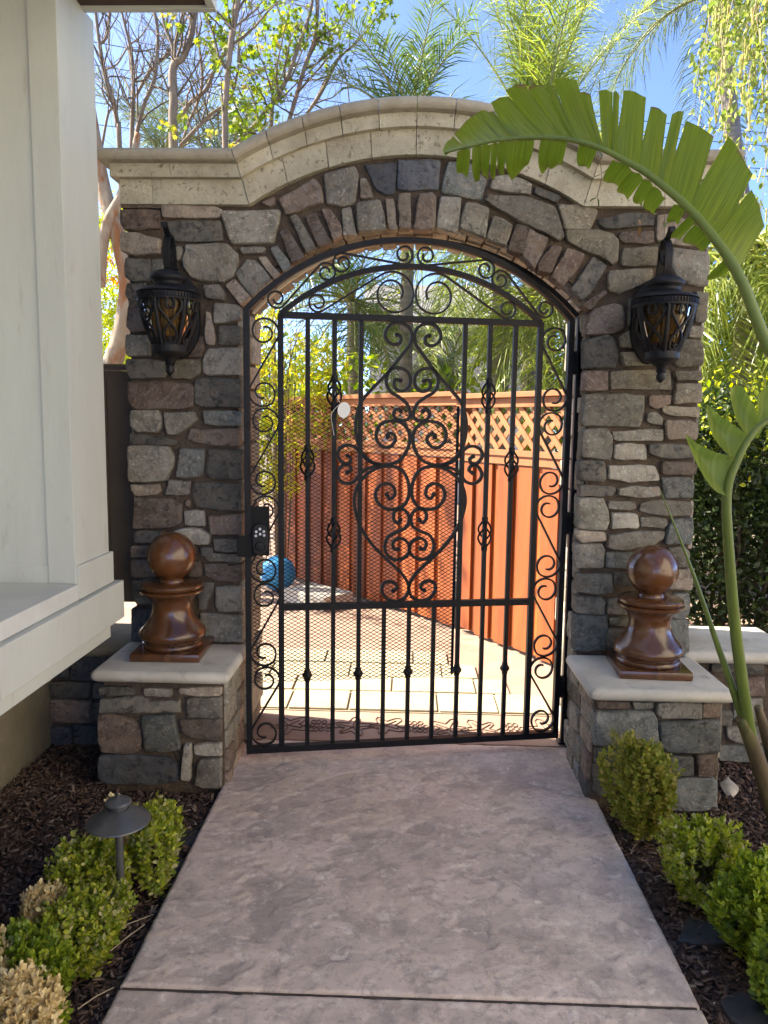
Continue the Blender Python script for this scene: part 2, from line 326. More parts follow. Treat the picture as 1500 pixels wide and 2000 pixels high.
# ------------------------------------------------------------------ measured outlines, in metres
D_WALL = [['b',[[-1.205,2.316],[-1.039,2.315],[-1.039,2.24],[-1.194,2.238],[-1.204,2.265]]],['b',[[-1.204,2.34],[-1.037,2.339],[-1.035,2.321],[-1.203,2.322]]],['t',[[-1.031,2.337],[-0.807,2.331],[-0.776,2.315],[-0.792,2.287],[-0.876,2.283],[-1.026,2.286]]],['d',[[-1.011,2.269],[-0.788,2.272],[-0.78,2.193],[-0.982,2.192],[-1.001,2.203],[-1.016,2.214]]],['t',[[-1.202,2.226],[-1.14,2.223],[-1.042,2.199],[-1.045,2.14],[-1.15,2.13],[-1.204,2.15],[-1.206,2.198]]],['g',[[-1.013,2.17],[-0.951,2.17],[-0.948,2.14],[-0.96,2.111],[-1.003,2.11]]],['g',[[-1.187,2.122],[-1.086,2.115],[-1.085,2.061],[-1.094,2.031],[-1.16,2.025],[-1.193,2.049]]],['g',[[-1.078,2.115],[-1.003,2.116],[-0.997,2.032],[-1.08,2.031]]],['g',[[-0.932,2.176],[-0.762,2.179],[-0.72,2.142],[-0.723,2.09],[-0.744,2.049],[-0.783,2.03],[-0.865,2.033],[-0.911,2.044],[-0.941,2.085],[-0.949,2.118]]],['g',[[-0.784,2.298],[-0.772,2.313],[-0.54,2.318],[-0.569,2.187],[-0.738,2.182]]],['d',[[-1.186,2.017],[-1.106,2.022],[-1.108,1.948],[-1.17,1.942],[-1.193,1.97]]],['p',[[-1.174,1.936],[-1.1,1.941],[-1.103,1.823],[-1.17,1.819],[-1.191,1.841],[-1.183,1.914]]],['g',[[-0.861,2.012],[-0.795,2.016],[-0.77,1.974],[-0.778,1.953],[-0.854,1.963]]],['t',[[-0.77,2.013],[-0.731,2.041],[-0.664,1.967],[-0.709,1.936]]],['g',[[-0.726,2.066],[-0.68,2.118],[-0.646,2.113],[-0.578,2.037],[-0.66,1.969]]],['g',[[-0.819,1.943],[-0.718,1.933],[-0.705,1.88],[-0.762,1.862],[-0.82,1.86]]],['t',[[-0.851,1.907],[-0.835,1.901],[-0.815,1.801],[-0.82,1.768],[-0.851,1.769],[-0.86,1.818]]],['g',[[-0.799,1.845],[-0.708,1.846],[-0.707,1.775],[-0.796,1.771]]],['g',[[-1.193,1.807],[-1.099,1.806],[-1.09,1.768],[-1.095,1.722],[-1.188,1.717],[-1.197,1.752]]],['b',[[-1.068,1.799],[-0.868,1.803],[-0.865,1.748],[-0.881,1.717],[-1.072,1.713]]],['d',[[-1.192,1.704],[-1.09,1.707],[-1.027,1.696],[-1.018,1.669],[-1.036,1.629],[-1.179,1.625],[-1.197,1.667]]],['o',[[-0.98,1.704],[-0.885,1.705],[-0.882,1.652],[-0.918,1.624],[-0.997,1.625],[-1.008,1.646]]],['l',[[-0.849,1.752],[-0.706,1.755],[-0.707,1.644],[-0.843,1.642],[-0.87,1.656],[-0.868,1.705]]],['b',[[-1.191,1.609],[-1.013,1.612],[-0.934,1.609],[-0.911,1.593],[-0.916,1.512],[-0.96,1.498],[-1.158,1.493],[-1.189,1.52]]],['d',[[-0.898,1.624],[-0.816,1.629],[-0.704,1.627],[-0.705,1.507],[-0.861,1.507],[-0.904,1.524],[-0.905,1.593]]],['g',[[-1.182,1.489],[-1.067,1.491],[-1.055,1.467],[-1.054,1.42],[-1.073,1.399],[-1.16,1.399],[-1.188,1.426]]],['g',[[-1.039,1.483],[-0.912,1.489],[-0.897,1.45],[-0.985,1.39],[-1.025,1.389]]],['s',[[-0.871,1.493],[-0.707,1.491],[-0.707,1.431],[-0.862,1.435]]],['d',[[-1.189,1.391],[-1.121,1.386],[-1.018,1.374],[-0.986,1.362],[-0.994,1.345],[-1.19,1.344]]],['p',[[-0.921,1.416],[-0.87,1.411],[-0.715,1.419],[-0.718,1.347],[-0.843,1.347],[-0.91,1.36],[-0.942,1.375]]],['g',[[-1.2,1.336],[-1.026,1.336],[-1.003,1.299],[-1.008,1.256],[-1.037,1.192],[-1.196,1.185],[-1.198,1.253]]],['s',[[-0.971,1.331],[-0.871,1.329],[-0.881,1.218],[-0.941,1.207],[-0.993,1.21]]],['d',[[-0.851,1.329],[-0.708,1.327],[-0.709,1.201],[-0.845,1.204],[-0.861,1.234],[-0.854,1.27]]],['t',[[-1.19,1.173],[-1.07,1.175],[-1.062,1.147],[-1.079,1.131],[-1.167,1.121],[-1.191,1.149]]],['g',[[-1.025,1.195],[-0.933,1.189],[-0.938,1.137],[-0.954,1.129],[-1.042,1.131]]],['d',[[-0.909,1.185],[-0.861,1.188],[-0.71,1.182],[-0.711,1.067],[-0.815,1.065],[-0.907,1.081],[-0.918,1.133]]],['p',[[-1.178,1.113],[-1.023,1.114],[-0.975,1.088],[-0.974,1.02],[-0.993,0.995],[-1.09,0.982],[-1.187,0.98]]],['b',[[-0.951,1.109],[-0.932,1.109],[-0.933,1.077],[-0.955,1.085]]],['l',[[-0.959,1.06],[-0.875,1.062],[-0.872,0.998],[-0.958,1.0]]],['p',[[-0.853,1.042],[-0.711,1.049],[-0.711,0.96],[-0.844,0.962]]],['d',[[-1.179,0.968],[-1.058,0.97],[-1.067,0.921],[-1.185,0.917]]],['l',[[-1.014,0.967],[-0.961,0.984],[-0.892,0.983],[-0.852,0.958],[-0.849,0.937],[-0.857,0.919],[-0.93,0.918],[-1.01,0.922]]],['g',[[-0.83,0.942],[-0.712,0.94],[-0.712,0.889],[-0.825,0.889]]],['p',[[-1.197,0.903],[-1.092,0.909],[-1.093,0.856],[-1.198,0.854]]],['d',[[-0.893,0.904],[-0.837,0.903],[-0.833,0.873],[-0.89,0.864]]],['g',[[-0.866,0.876],[-0.849,0.881],[-0.71,0.875],[-0.711,0.84],[-0.85,0.842],[-0.87,0.856]]],['p',[[-1.201,0.839],[-1.085,0.842],[-1.087,0.768],[-1.197,0.764]]],['p',[[-0.878,0.829],[-0.777,0.833],[-0.769,0.823],[-0.713,0.832],[-0.711,0.749],[-0.827,0.759],[-0.871,0.778]]],['b',[[-0.939,0.838],[-0.894,0.839],[-0.891,0.774],[-0.94,0.773]]],['g',[[-1.189,0.752],[-1.095,0.762],[-1.097,0.65],[-1.179,0.647]]],['g',[[-0.827,0.726],[-0.714,0.728],[-0.714,0.625],[-0.816,0.619],[-0.828,0.648]]],['d',[[-0.908,0.749],[-0.831,0.75],[-0.869,0.626],[-0.902,0.629]]],['n',[[-1.2,0.623],[-1.065,0.626],[-1.093,0.48],[-1.204,0.477]]],['g',[[-0.894,0.609],[-0.715,0.6],[-0.714,0.484],[-0.875,0.485],[-0.899,0.547]]],['p',[[-0.545,2.36],[-0.399,2.443],[-0.376,2.416],[-0.363,2.346],[-0.514,2.298]]],['g',[[-0.358,2.46],[-0.234,2.49],[-0.218,2.456],[-0.233,2.347],[-0.28,2.332],[-0.345,2.344]]],['t',[[-0.21,2.444],[-0.182,2.441],[-0.158,2.369],[-0.207,2.364]]],['n',[[-0.193,2.498],[-0.062,2.506],[-0.068,2.387],[-0.104,2.382],[-0.145,2.402]]],['n',[[-0.054,2.518],[0.116,2.514],[0.109,2.402],[-0.055,2.402]]],['b',[[-0.618,2.345],[-0.561,2.368],[-0.561,2.34],[-0.582,2.33]]],['g',[[-0.712,2.166],[-0.646,2.171],[-0.598,2.166],[-0.609,2.146],[-0.693,2.14]]],['t',[[-0.633,2.128],[-0.599,2.133],[-0.541,2.063],[-0.562,2.037]]],['s',[[-0.58,2.164],[-0.551,2.174],[-0.499,2.109],[-0.499,2.083],[-0.525,2.068]]],['p',[[-0.543,2.23],[-0.509,2.24],[-0.433,2.127],[-0.488,2.106]]],['g',[[-0.498,2.288],[-0.472,2.301],[-0.388,2.165],[-0.43,2.145]]],['p',[[-0.433,2.288],[-0.397,2.306],[-0.326,2.191],[-0.378,2.17]]],['b',[[-0.368,2.321],[-0.334,2.321],[-0.284,2.251],[-0.279,2.216],[-0.32,2.196]]],['g',[[-0.285,2.322],[-0.246,2.332],[-0.221,2.217],[-0.276,2.214]]],['g',[[-0.225,2.342],[-0.129,2.357],[-0.102,2.242],[-0.216,2.232]]],['t',[[-0.106,2.362],[-0.072,2.365],[-0.052,2.243],[-0.086,2.238]]],['t',[[-0.049,2.385],[-0.003,2.388],[-0.001,2.248],[-0.05,2.248]]],['p',[[0.036,2.385],[0.087,2.391],[0.102,2.369],[0.098,2.248],[0.061,2.242],[0.012,2.247]]],['l',[[0.121,2.375],[0.204,2.37],[0.196,2.243],[0.182,2.234],[0.107,2.253]]],['g',[[0.225,2.348],[0.317,2.326],[0.306,2.21],[0.202,2.248]]],['g',[[0.34,2.299],[0.416,2.263],[0.392,2.183],[0.311,2.21]]],['p',[[0.432,2.269],[0.49,2.255],[0.465,2.147],[0.402,2.166]]],['p',[[0.487,2.25],[0.566,2.212],[0.513,2.089],[0.462,2.142]]],['s',[[0.15,2.509],[0.238,2.504],[0.305,2.438],[0.287,2.365],[0.127,2.391]]],['g',[[0.336,2.452],[0.404,2.458],[0.49,2.426],[0.485,2.382],[0.32,2.408]]],['g',[[0.315,2.381],[0.457,2.374],[0.584,2.333],[0.628,2.223],[0.606,2.201],[0.444,2.277],[0.304,2.359]]],['d',[[0.504,2.415],[0.61,2.377],[0.594,2.349],[0.502,2.387]]],['o',[[0.6,2.347],[0.73,2.345],[0.76,2.317],[0.734,2.251],[0.632,2.251]]],['b',[[0.584,2.187],[0.624,2.173],[0.582,2.073],[0.531,2.078],[0.524,2.106]]],['b',[[0.641,2.173],[0.716,2.146],[0.674,2.068],[0.63,2.017],[0.583,2.061]]],['d',[[0.765,2.287],[0.869,2.312],[0.985,2.308],[0.991,2.264],[0.913,2.26],[0.798,2.249],[0.768,2.267]]],['p',[[0.852,2.237],[0.992,2.244],[0.995,2.196],[0.875,2.193],[0.853,2.211]]],['t',[[1.006,2.305],[1.071,2.309],[1.152,2.265],[1.193,2.261],[1.206,2.185],[1.082,2.192],[1.007,2.208]]],['o',[[0.636,2.244],[0.761,2.247],[0.823,2.231],[0.85,2.203],[0.849,2.126],[0.829,2.106],[0.765,2.146],[0.702,2.17],[0.642,2.202]]],['o',[[0.872,2.175],[1.012,2.18],[1.016,2.107],[0.867,2.104]]],['g',[[1.071,2.176],[1.208,2.161],[1.222,2.137],[1.224,2.031],[1.187,2.027],[1.111,2.051],[1.075,2.095]]],['o',[[0.818,2.085],[0.992,2.092],[0.99,2.05],[0.901,2.008],[0.868,1.991],[0.822,2.003]]],['d',[[0.749,2.14],[0.809,2.105],[0.747,1.994],[0.715,1.965],[0.666,2.01]]],['b',[[0.801,2.007],[0.81,1.991],[0.746,1.922],[0.711,1.945]]],['p',[[0.758,1.925],[0.845,1.952],[0.879,1.942],[0.89,1.855],[0.859,1.838],[0.733,1.825]]],['o',[[1.176,2.006],[1.226,1.998],[1.225,1.883],[1.179,1.879]]],['d',[[0.732,1.804],[0.826,1.826],[0.848,1.809],[0.868,1.747],[0.858,1.692],[0.737,1.691]]],['o',[[0.877,1.818],[0.909,1.841],[1.018,1.84],[1.022,1.778],[0.883,1.776]]],['o',[[0.88,1.755],[1.081,1.762],[1.085,1.707],[0.899,1.701]]],['o',[[1.117,1.808],[1.213,1.804],[1.223,1.709],[1.123,1.699],[1.1,1.724]]],['o',[[1.159,1.866],[1.222,1.863],[1.212,1.821],[1.158,1.821]]],['g',[[0.903,1.971],[1.011,1.972],[1.017,1.865],[0.908,1.864]]],['b',[[0.738,1.676],[0.833,1.677],[0.836,1.601],[0.735,1.596]]],['o',[[0.841,1.677],[1.09,1.684],[1.099,1.602],[0.947,1.603],[0.845,1.602]]],['o',[[1.101,1.682],[1.216,1.686],[1.219,1.642],[1.118,1.641]]],['o',[[1.118,1.63],[1.215,1.629],[1.224,1.595],[1.222,1.553],[1.119,1.546],[1.112,1.565]]],['g',[[0.744,1.579],[0.905,1.585],[0.986,1.58],[0.979,1.469],[0.971,1.448],[0.741,1.451],[0.735,1.483]]],['b',[[1.011,1.58],[1.098,1.583],[1.098,1.547],[1.036,1.523],[1.011,1.538]]],['o',[[1.067,1.536],[1.221,1.536],[1.222,1.49],[1.135,1.495],[1.068,1.509]]],['g',[[1.007,1.508],[1.04,1.511],[1.072,1.483],[1.069,1.458],[1.005,1.466]]],['t',[[1.08,1.479],[1.186,1.479],[1.215,1.456],[1.212,1.4],[1.093,1.396]]],['g',[[0.738,1.432],[0.84,1.438],[0.865,1.4],[0.865,1.348],[0.859,1.309],[0.738,1.32]]],['g',[[0.862,1.429],[1.006,1.44],[1.074,1.441],[1.077,1.392],[0.872,1.389]]],['l',[[0.877,1.37],[0.937,1.379],[0.997,1.376],[1.009,1.35],[1.011,1.309],[0.876,1.314]]],['d',[[1.022,1.376],[1.162,1.38],[1.212,1.34],[1.209,1.318],[1.072,1.321],[1.018,1.342]]],['d',[[0.732,1.301],[0.833,1.302],[0.841,1.279],[0.843,1.222],[0.829,1.215],[0.736,1.218]]],['l',[[0.853,1.285],[1.048,1.284],[1.068,1.239],[1.065,1.223],[0.941,1.215],[0.856,1.227]]],['p',[[1.077,1.306],[1.214,1.301],[1.221,1.284],[1.221,1.252],[1.08,1.252]]],['s',[[1.077,1.237],[1.201,1.236],[1.215,1.206],[1.212,1.154],[1.099,1.15]]],['d',[[0.737,1.201],[0.881,1.197],[0.891,1.179],[0.875,1.157],[0.739,1.149]]],['g',[[0.899,1.188],[0.963,1.2],[1.066,1.2],[1.077,1.161],[0.978,1.15],[0.9,1.162]]],['g',[[0.735,1.142],[0.836,1.144],[0.858,1.096],[0.867,1.048],[0.856,1.01],[0.738,1.015]]],['g',[[0.858,1.135],[0.971,1.133],[0.976,1.107],[0.955,1.097],[0.86,1.1]]],['g',[[0.997,1.124],[1.039,1.138],[1.202,1.136],[1.217,1.115],[1.206,1.075],[1.029,1.083],[0.994,1.094]]],['l',[[0.876,1.083],[0.982,1.08],[0.995,1.028],[0.985,1.019],[0.877,1.015]]],['g',[[0.998,1.067],[1.108,1.061],[1.113,1.039],[1.097,1.019],[1.002,1.024]]],['t',[[0.739,1.006],[0.852,0.999],[0.856,0.964],[0.754,0.953],[0.735,0.979]]],['g',[[0.87,0.988],[0.93,1.0],[1.102,1.008],[1.099,0.981],[1.066,0.954],[0.938,0.925],[0.863,0.935]]],['s',[[1.134,1.057],[1.215,1.065],[1.221,0.997],[1.213,0.952],[1.109,0.955],[1.112,0.99]]],['g',[[0.732,0.944],[0.837,0.948],[0.851,0.924],[0.852,0.848],[0.737,0.841]]],['s',[[0.86,0.913],[0.973,0.915],[0.977,0.841],[0.863,0.848]]],['g',[[1.124,0.935],[1.188,0.939],[1.215,0.917],[1.219,0.859],[1.158,0.854],[1.123,0.871]]],['g',[[0.747,0.815],[0.884,0.82],[0.894,0.741],[0.851,0.729],[0.745,0.738]]],['d',[[0.895,0.827],[0.977,0.828],[0.985,0.77],[0.897,0.773]]],['t',[[1.142,0.84],[1.226,0.846],[1.232,0.755],[1.12,0.759]]],['g',[[0.742,0.716],[0.847,0.716],[0.866,0.696],[0.864,0.641],[0.745,0.644]]],['g',[[0.883,0.705],[0.948,0.711],[0.96,0.643],[0.877,0.646]]],['s',[[1.156,0.735],[1.222,0.739],[1.227,0.654],[1.198,0.626],[1.154,0.634]]],['s',[[0.741,0.632],[0.877,0.637],[0.878,0.482],[0.743,0.475]]],['g',[[0.886,0.628],[0.974,0.63],[0.972,0.594],[0.892,0.597]]],['d',[[0.876,0.574],[0.955,0.575],[0.942,0.488],[0.884,0.487]]],['s',[[1.146,0.62],[1.211,0.626],[1.229,0.613],[1.237,0.481],[1.162,0.48]]]]
D_LB = [['d',[[-1.204,0.399],[-1.075,0.405],[-1.058,0.387],[-1.063,0.371],[-1.203,0.368]]],['g',[[-1.025,0.401],[-0.914,0.399],[-0.915,0.368],[-1.02,0.368]]],['t',[[-0.884,0.405],[-0.717,0.413],[-0.717,0.38],[-0.806,0.375],[-0.88,0.387]]],['d',[[-1.201,0.352],[-1.042,0.365],[-1.007,0.348],[-0.885,0.356],[-0.884,0.304],[-1.034,0.302],[-1.205,0.296]]],['g',[[-0.852,0.361],[-0.789,0.365],[-0.717,0.369],[-0.718,0.283],[-0.851,0.282]]],['b',[[-1.215,0.284],[-1.166,0.288],[-1.07,0.261],[-1.045,0.212],[-1.042,0.153],[-1.083,0.129],[-1.202,0.13],[-1.213,0.185]]],['s',[[-1.035,0.282],[-0.908,0.292],[-0.882,0.153],[-0.95,0.139],[-1.025,0.144]]],['p',[[-0.884,0.275],[-0.816,0.274],[-0.718,0.279],[-0.719,0.189],[-0.835,0.199],[-0.874,0.23]]],['l',[[-0.866,0.171],[-0.84,0.176],[-0.845,0.021],[-0.882,0.029]]],['l',[[-0.829,0.17],[-0.72,0.18],[-0.72,0.127],[-0.828,0.131]]],['g',[[-0.806,0.109],[-0.72,0.116],[-0.722,-0.003],[-0.794,-0.005],[-0.827,0.008],[-0.815,0.082]]],['n',[[-1.211,0.116],[-1.083,0.12],[-0.933,0.115],[-0.899,0.079],[-0.898,0.015],[-0.997,-0.002],[-1.192,0.002],[-1.218,0.025]]]]
D_RB = [['b',[[0.747,0.409],[0.862,0.407],[0.872,0.391],[0.863,0.382],[0.749,0.379]]],['g',[[0.88,0.405],[0.954,0.407],[0.964,0.384],[0.89,0.378]]],['g',[[0.976,0.407],[1.138,0.411],[1.142,0.349],[0.993,0.346],[0.972,0.361]]],['b',[[1.145,0.407],[1.213,0.406],[1.212,0.358],[1.199,0.351],[1.149,0.349]]],['s',[[0.738,0.365],[0.956,0.37],[0.976,0.334],[0.987,0.241],[0.744,0.228]]],['s',[[0.987,0.327],[1.211,0.34],[1.22,0.219],[1.155,0.21],[1.022,0.216],[0.992,0.236]]],['s',[[0.745,0.216],[0.872,0.215],[0.874,0.161],[0.748,0.157]]],['d',[[0.746,0.15],[0.875,0.151],[0.877,0.107],[0.746,0.098]]],['d',[[1.01,0.19],[1.121,0.191],[1.125,0.116],[1.014,0.115]]],['b',[[1.133,0.201],[1.212,0.207],[1.224,0.135],[1.187,0.113],[1.143,0.116]]],['d',[[0.889,0.21],[1.0,0.209],[1.006,0.106],[0.895,0.103]]],['d',[[0.748,0.094],[0.877,0.102],[0.881,0.026],[0.774,0.028],[0.751,0.042]]],['s',[[0.896,0.086],[1.201,0.109],[1.22,0.088],[1.225,-0.021],[1.08,-0.025],[0.901,-0.02]]]]
D_RN = [['d',[[1.348,0.433],[1.458,0.436],[1.462,0.38],[1.351,0.387]]],['d',[[1.477,0.427],[1.574,0.429],[1.573,0.383],[1.48,0.385]]],['b',[[1.482,0.353],[1.578,0.371],[1.588,0.286],[1.487,0.274]]],['l',[[1.528,0.261],[1.581,0.265],[1.588,0.169],[1.495,0.157],[1.462,0.175],[1.462,0.25]]],['g',[[1.393,0.206],[1.449,0.208],[1.451,0.142],[1.393,0.145]]],['g',[[1.434,0.132],[1.523,0.134],[1.589,0.141],[1.601,0.07],[1.519,0.059],[1.446,0.08]]],['s',[[1.404,0.046],[1.6,0.051],[1.601,-0.02],[1.408,-0.02]]]]
D_CENTRE = [[[0.627,1.815],[0.643,1.808],[0.64,1.782],[0.612,1.775],[0.584,1.794],[0.579,1.824],[0.601,1.856],[0.639,1.864],[0.673,1.85],[0.69,1.818],[0.684,1.779],[0.656,1.741],[0.589,1.657],[0.521,1.586],[0.481,1.536],[0.463,1.481],[0.459,1.419],[0.474,1.351],[0.505,1.305],[0.549,1.28],[0.603,1.278],[0.651,1.299],[0.682,1.347],[0.689,1.397],[0.674,1.434],[0.645,1.455],[0.61,1.46],[0.569,1.448],[0.547,1.414],[0.55,1.377],[0.577,1.351],[0.606,1.353],[0.627,1.377],[0.624,1.399],[0.608,1.409],[0.593,1.402],[0.595,1.393]],[[0.594,1.15],[0.609,1.131],[0.629,1.15],[0.621,1.183],[0.595,1.196],[0.563,1.186],[0.545,1.151],[0.558,1.113],[0.59,1.089],[0.632,1.087],[0.67,1.105],[0.69,1.151],[0.684,1.208],[0.658,1.252],[0.613,1.269],[0.556,1.263],[0.503,1.231],[0.468,1.182],[0.455,1.126],[0.463,1.069],[0.486,1.005],[0.534,0.935],[0.599,0.869],[0.659,0.813],[0.689,0.77],[0.696,0.738],[0.68,0.702],[0.644,0.685],[0.605,0.695],[0.579,0.73],[0.585,0.763],[0.61,0.773],[0.637,0.762],[0.643,0.742],[0.627,0.731]],[[0.646,1.628],[0.624,1.631],[0.618,1.609],[0.634,1.588],[0.662,1.587],[0.683,1.607],[0.686,1.641],[0.67,1.668],[0.639,1.68],[0.607,1.674],[0.588,1.648],[0.587,1.612],[0.605,1.581],[0.64,1.56],[0.673,1.533],[0.689,1.496],[0.683,1.471],[0.661,1.462],[0.632,1.468],[0.619,1.486],[0.625,1.505],[0.641,1.509],[0.649,1.501]],[[0.655,1.041],[0.642,1.027],[0.626,1.043],[0.627,1.071],[0.648,1.087],[0.674,1.081],[0.692,1.052],[0.684,1.013],[0.649,0.991],[0.608,0.972],[0.589,0.934],[0.596,0.895],[0.625,0.87],[0.664,0.872],[0.693,0.897],[0.694,0.93],[0.672,0.956],[0.643,0.959],[0.623,0.94],[0.63,0.915],[0.647,0.914]],[[0.425,1.313],[0.439,1.301],[0.43,1.281],[0.405,1.285],[0.385,1.313],[0.392,1.341],[0.42,1.356],[0.451,1.352],[0.48,1.326],[0.511,1.292],[0.559,1.274]],[[0.425,1.242],[0.441,1.254],[0.431,1.273],[0.405,1.272],[0.385,1.242],[0.393,1.211],[0.424,1.196],[0.456,1.206],[0.477,1.233],[0.505,1.257],[0.559,1.274]]]
D_MID = [[0.1019,2.4747,2.2823],[0.1698,2.4469,2.2916],[0.2577,2.4099,2.2973],[0.3499,2.3698,2.2905],[0.4455,2.3267,2.2719],[0.5317,2.2866,2.234],[0.5965,2.2558,2.1898],[0.6472,2.2311,2.1517],[0.7036,2.2033,2.0966],[0.7528,2.1787,2.0433],[0.8018,2.154,1.9778],[0.8506,2.1293,1.9002],[0.8877,2.1108,1.8248],[0.92,2.0954,1.7374],[0.9517,2.08,1.6571]]
D_UP = [[[0.1057,2.4731,2.2841],[0.0947,2.5484,2.334],[0.1227,2.537,2.3797],[0.1847,2.4408,2.291]],[[0.1847,2.4408,2.291],[0.1265,2.5354,2.3844],[0.1983,2.5061,2.4336],[0.2757,2.4022,2.2968]],[[0.2757,2.4022,2.2968],[0.2021,2.5046,2.4315],[0.238,2.4898,2.4369],[0.3394,2.3745,2.2921]],[[0.3077,2.3883,2.2948],[0.239,2.4892,2.4514],[0.2904,2.4676,2.4574],[0.405,2.3452,2.2798]],[[0.3982,2.3482,2.2816],[0.2842,2.47,2.4694],[0.3368,2.4475,2.4746],[0.4489,2.3251,2.2714]],[[0.4422,2.3282,2.2725],[0.3453,2.4438,2.4766],[0.3882,2.425,2.4795],[0.4722,2.3143,2.2635]],[[0.4676,2.3165,2.2656],[0.3945,2.4223,2.4783],[0.4176,2.4121,2.4718],[0.4869,2.3076,2.257]],[[0.4855,2.3082,2.2586],[0.4189,2.4115,2.4751],[0.4792,2.3843,2.4622],[0.5381,2.2835,2.2323]],[[0.5316,2.2866,2.2361],[0.4813,2.3837,2.4444],[0.5191,2.3664,2.4323],[0.548,2.2789,2.2253]],[[0.5447,2.2804,2.2272],[0.5417,2.356,2.4238],[0.5757,2.3399,2.4158],[0.5654,2.2706,2.215]],[[0.5642,2.2712,2.2152],[0.5784,2.3387,2.4139],[0.594,2.3313,2.4082],[0.5784,2.2644,2.2062]],[[0.5752,2.2659,2.2067],[0.6063,2.3251,2.4166],[0.6612,2.2986,2.3887],[0.6327,2.2382,2.1633]],[[0.6315,2.2388,2.1641],[0.6762,2.2918,2.3609],[0.7157,2.2724,2.3344],[0.68,2.215,2.1187]],[[0.6788,2.2157,2.1202],[0.7283,2.2659,2.3319],[0.7553,2.2518,2.3331],[0.7017,2.2043,2.0995]],[[0.7005,2.2049,2.1004],[0.7638,2.248,2.3084],[0.8277,2.2154,2.2533],[0.7598,2.175,2.041]],[[0.7557,2.1771,2.0429],[0.8592,2.1987,2.231],[0.9189,2.1685,2.133],[0.8256,2.141,1.9669]],[[0.8244,2.1417,1.9684],[0.9237,2.1673,2.0935],[0.9575,2.1515,1.9977],[0.8702,2.1195,1.8642]]]
D_LOW = [[[0.1399,2.4592,2.2862],[0.1504,2.5477,2.2569],[0.1767,2.5375,2.2368],[0.1788,2.4432,2.2882]],[[0.1848,2.4408,2.2896],[0.2056,2.5261,2.2273],[0.2196,2.5206,2.2218],[0.2113,2.4296,2.2917]],[[0.2113,2.4296,2.2917],[0.2264,2.5178,2.2286],[0.2434,2.511,2.2189],[0.2405,2.4173,2.2926]],[[0.2405,2.4173,2.2926],[0.2566,2.5055,2.2363],[0.2666,2.5015,2.229],[0.26,2.409,2.2933]],[[0.26,2.409,2.2933],[0.2787,2.4965,2.226],[0.2929,2.4907,2.228],[0.2837,2.3988,2.2934]],[[0.2837,2.3988,2.2934],[0.3204,2.4793,2.2283],[0.3639,2.4604,2.2597],[0.3611,2.3649,2.2852]],[[0.3776,2.3575,2.2841],[0.4041,2.4438,2.2212],[0.4231,2.4352,2.2443],[0.4057,2.3449,2.2783]],[[0.4057,2.3449,2.2783],[0.4281,2.433,2.2436],[0.4583,2.4197,2.243],[0.4497,2.3248,2.2678]],[[0.4823,2.3097,2.257],[0.5221,2.3914,2.2267],[0.5345,2.3858,2.2214],[0.5291,2.2878,2.2344]],[[0.5711,2.2681,2.2006],[0.5924,2.3596,2.1918],[0.6262,2.3442,2.1658],[0.62,2.2446,2.1626]],[[0.62,2.2446,2.1626],[0.6206,2.3473,2.149],[0.6447,2.3365,2.1175],[0.648,2.2311,2.1368]],[[0.648,2.2311,2.1368],[0.6689,2.3251,2.1073],[0.6839,2.318,2.0983],[0.6732,2.2188,2.113]],[[0.6732,2.2188,2.113],[0.6916,2.3149,2.0729],[0.717,2.3026,2.0662],[0.7024,2.2046,2.0769]],[[0.7231,2.1941,2.0607],[0.7564,2.2835,2.0439],[0.7765,2.2733,2.0414],[0.7507,2.1799,2.0403]],[[0.7598,2.1756,2.0227],[0.7649,2.2804,2.0013],[0.7856,2.2702,1.9885],[0.7756,2.1676,2.0041]],[[0.7758,2.1676,2.0008],[0.7995,2.2634,1.9766],[0.8426,2.2415,1.958],[0.8152,2.1475,1.95]],[[0.8457,2.1321,1.9007],[0.8565,2.2369,1.8743],[0.8949,2.2162,1.8776],[0.8638,2.1226,1.8792]]]
D_YOUNG = [[[0.951,2.28,1.2482],[0.9064,2.28,1.2695],[0.8551,2.28,1.3417],[0.8177,2.28,1.4267],[0.8514,2.28,1.4034],[0.9141,2.28,1.3753],[0.9671,2.28,1.3543]],[[0.9799,2.31,1.353],[0.9322,2.31,1.3927],[0.8986,2.31,1.4434],[0.8846,2.31,1.5174],[0.9152,2.31,1.4909],[0.9717,2.31,1.4553],[1.0216,2.31,1.4122]],[[1.0349,2.34,1.4118],[0.9909,2.34,1.4665],[0.9688,2.34,1.525],[0.9649,2.34,1.5629],[0.9947,2.34,1.5749],[1.0269,2.34,1.5294],[1.0652,2.34,1.4491]],[[1.058,2.37,1.4301],[1.0603,2.37,1.5047],[1.0609,2.37,1.5491],[1.0917,2.37,1.5827],[1.1512,2.37,1.5723],[1.1477,2.37,1.5206],[1.1066,2.37,1.4755]]]
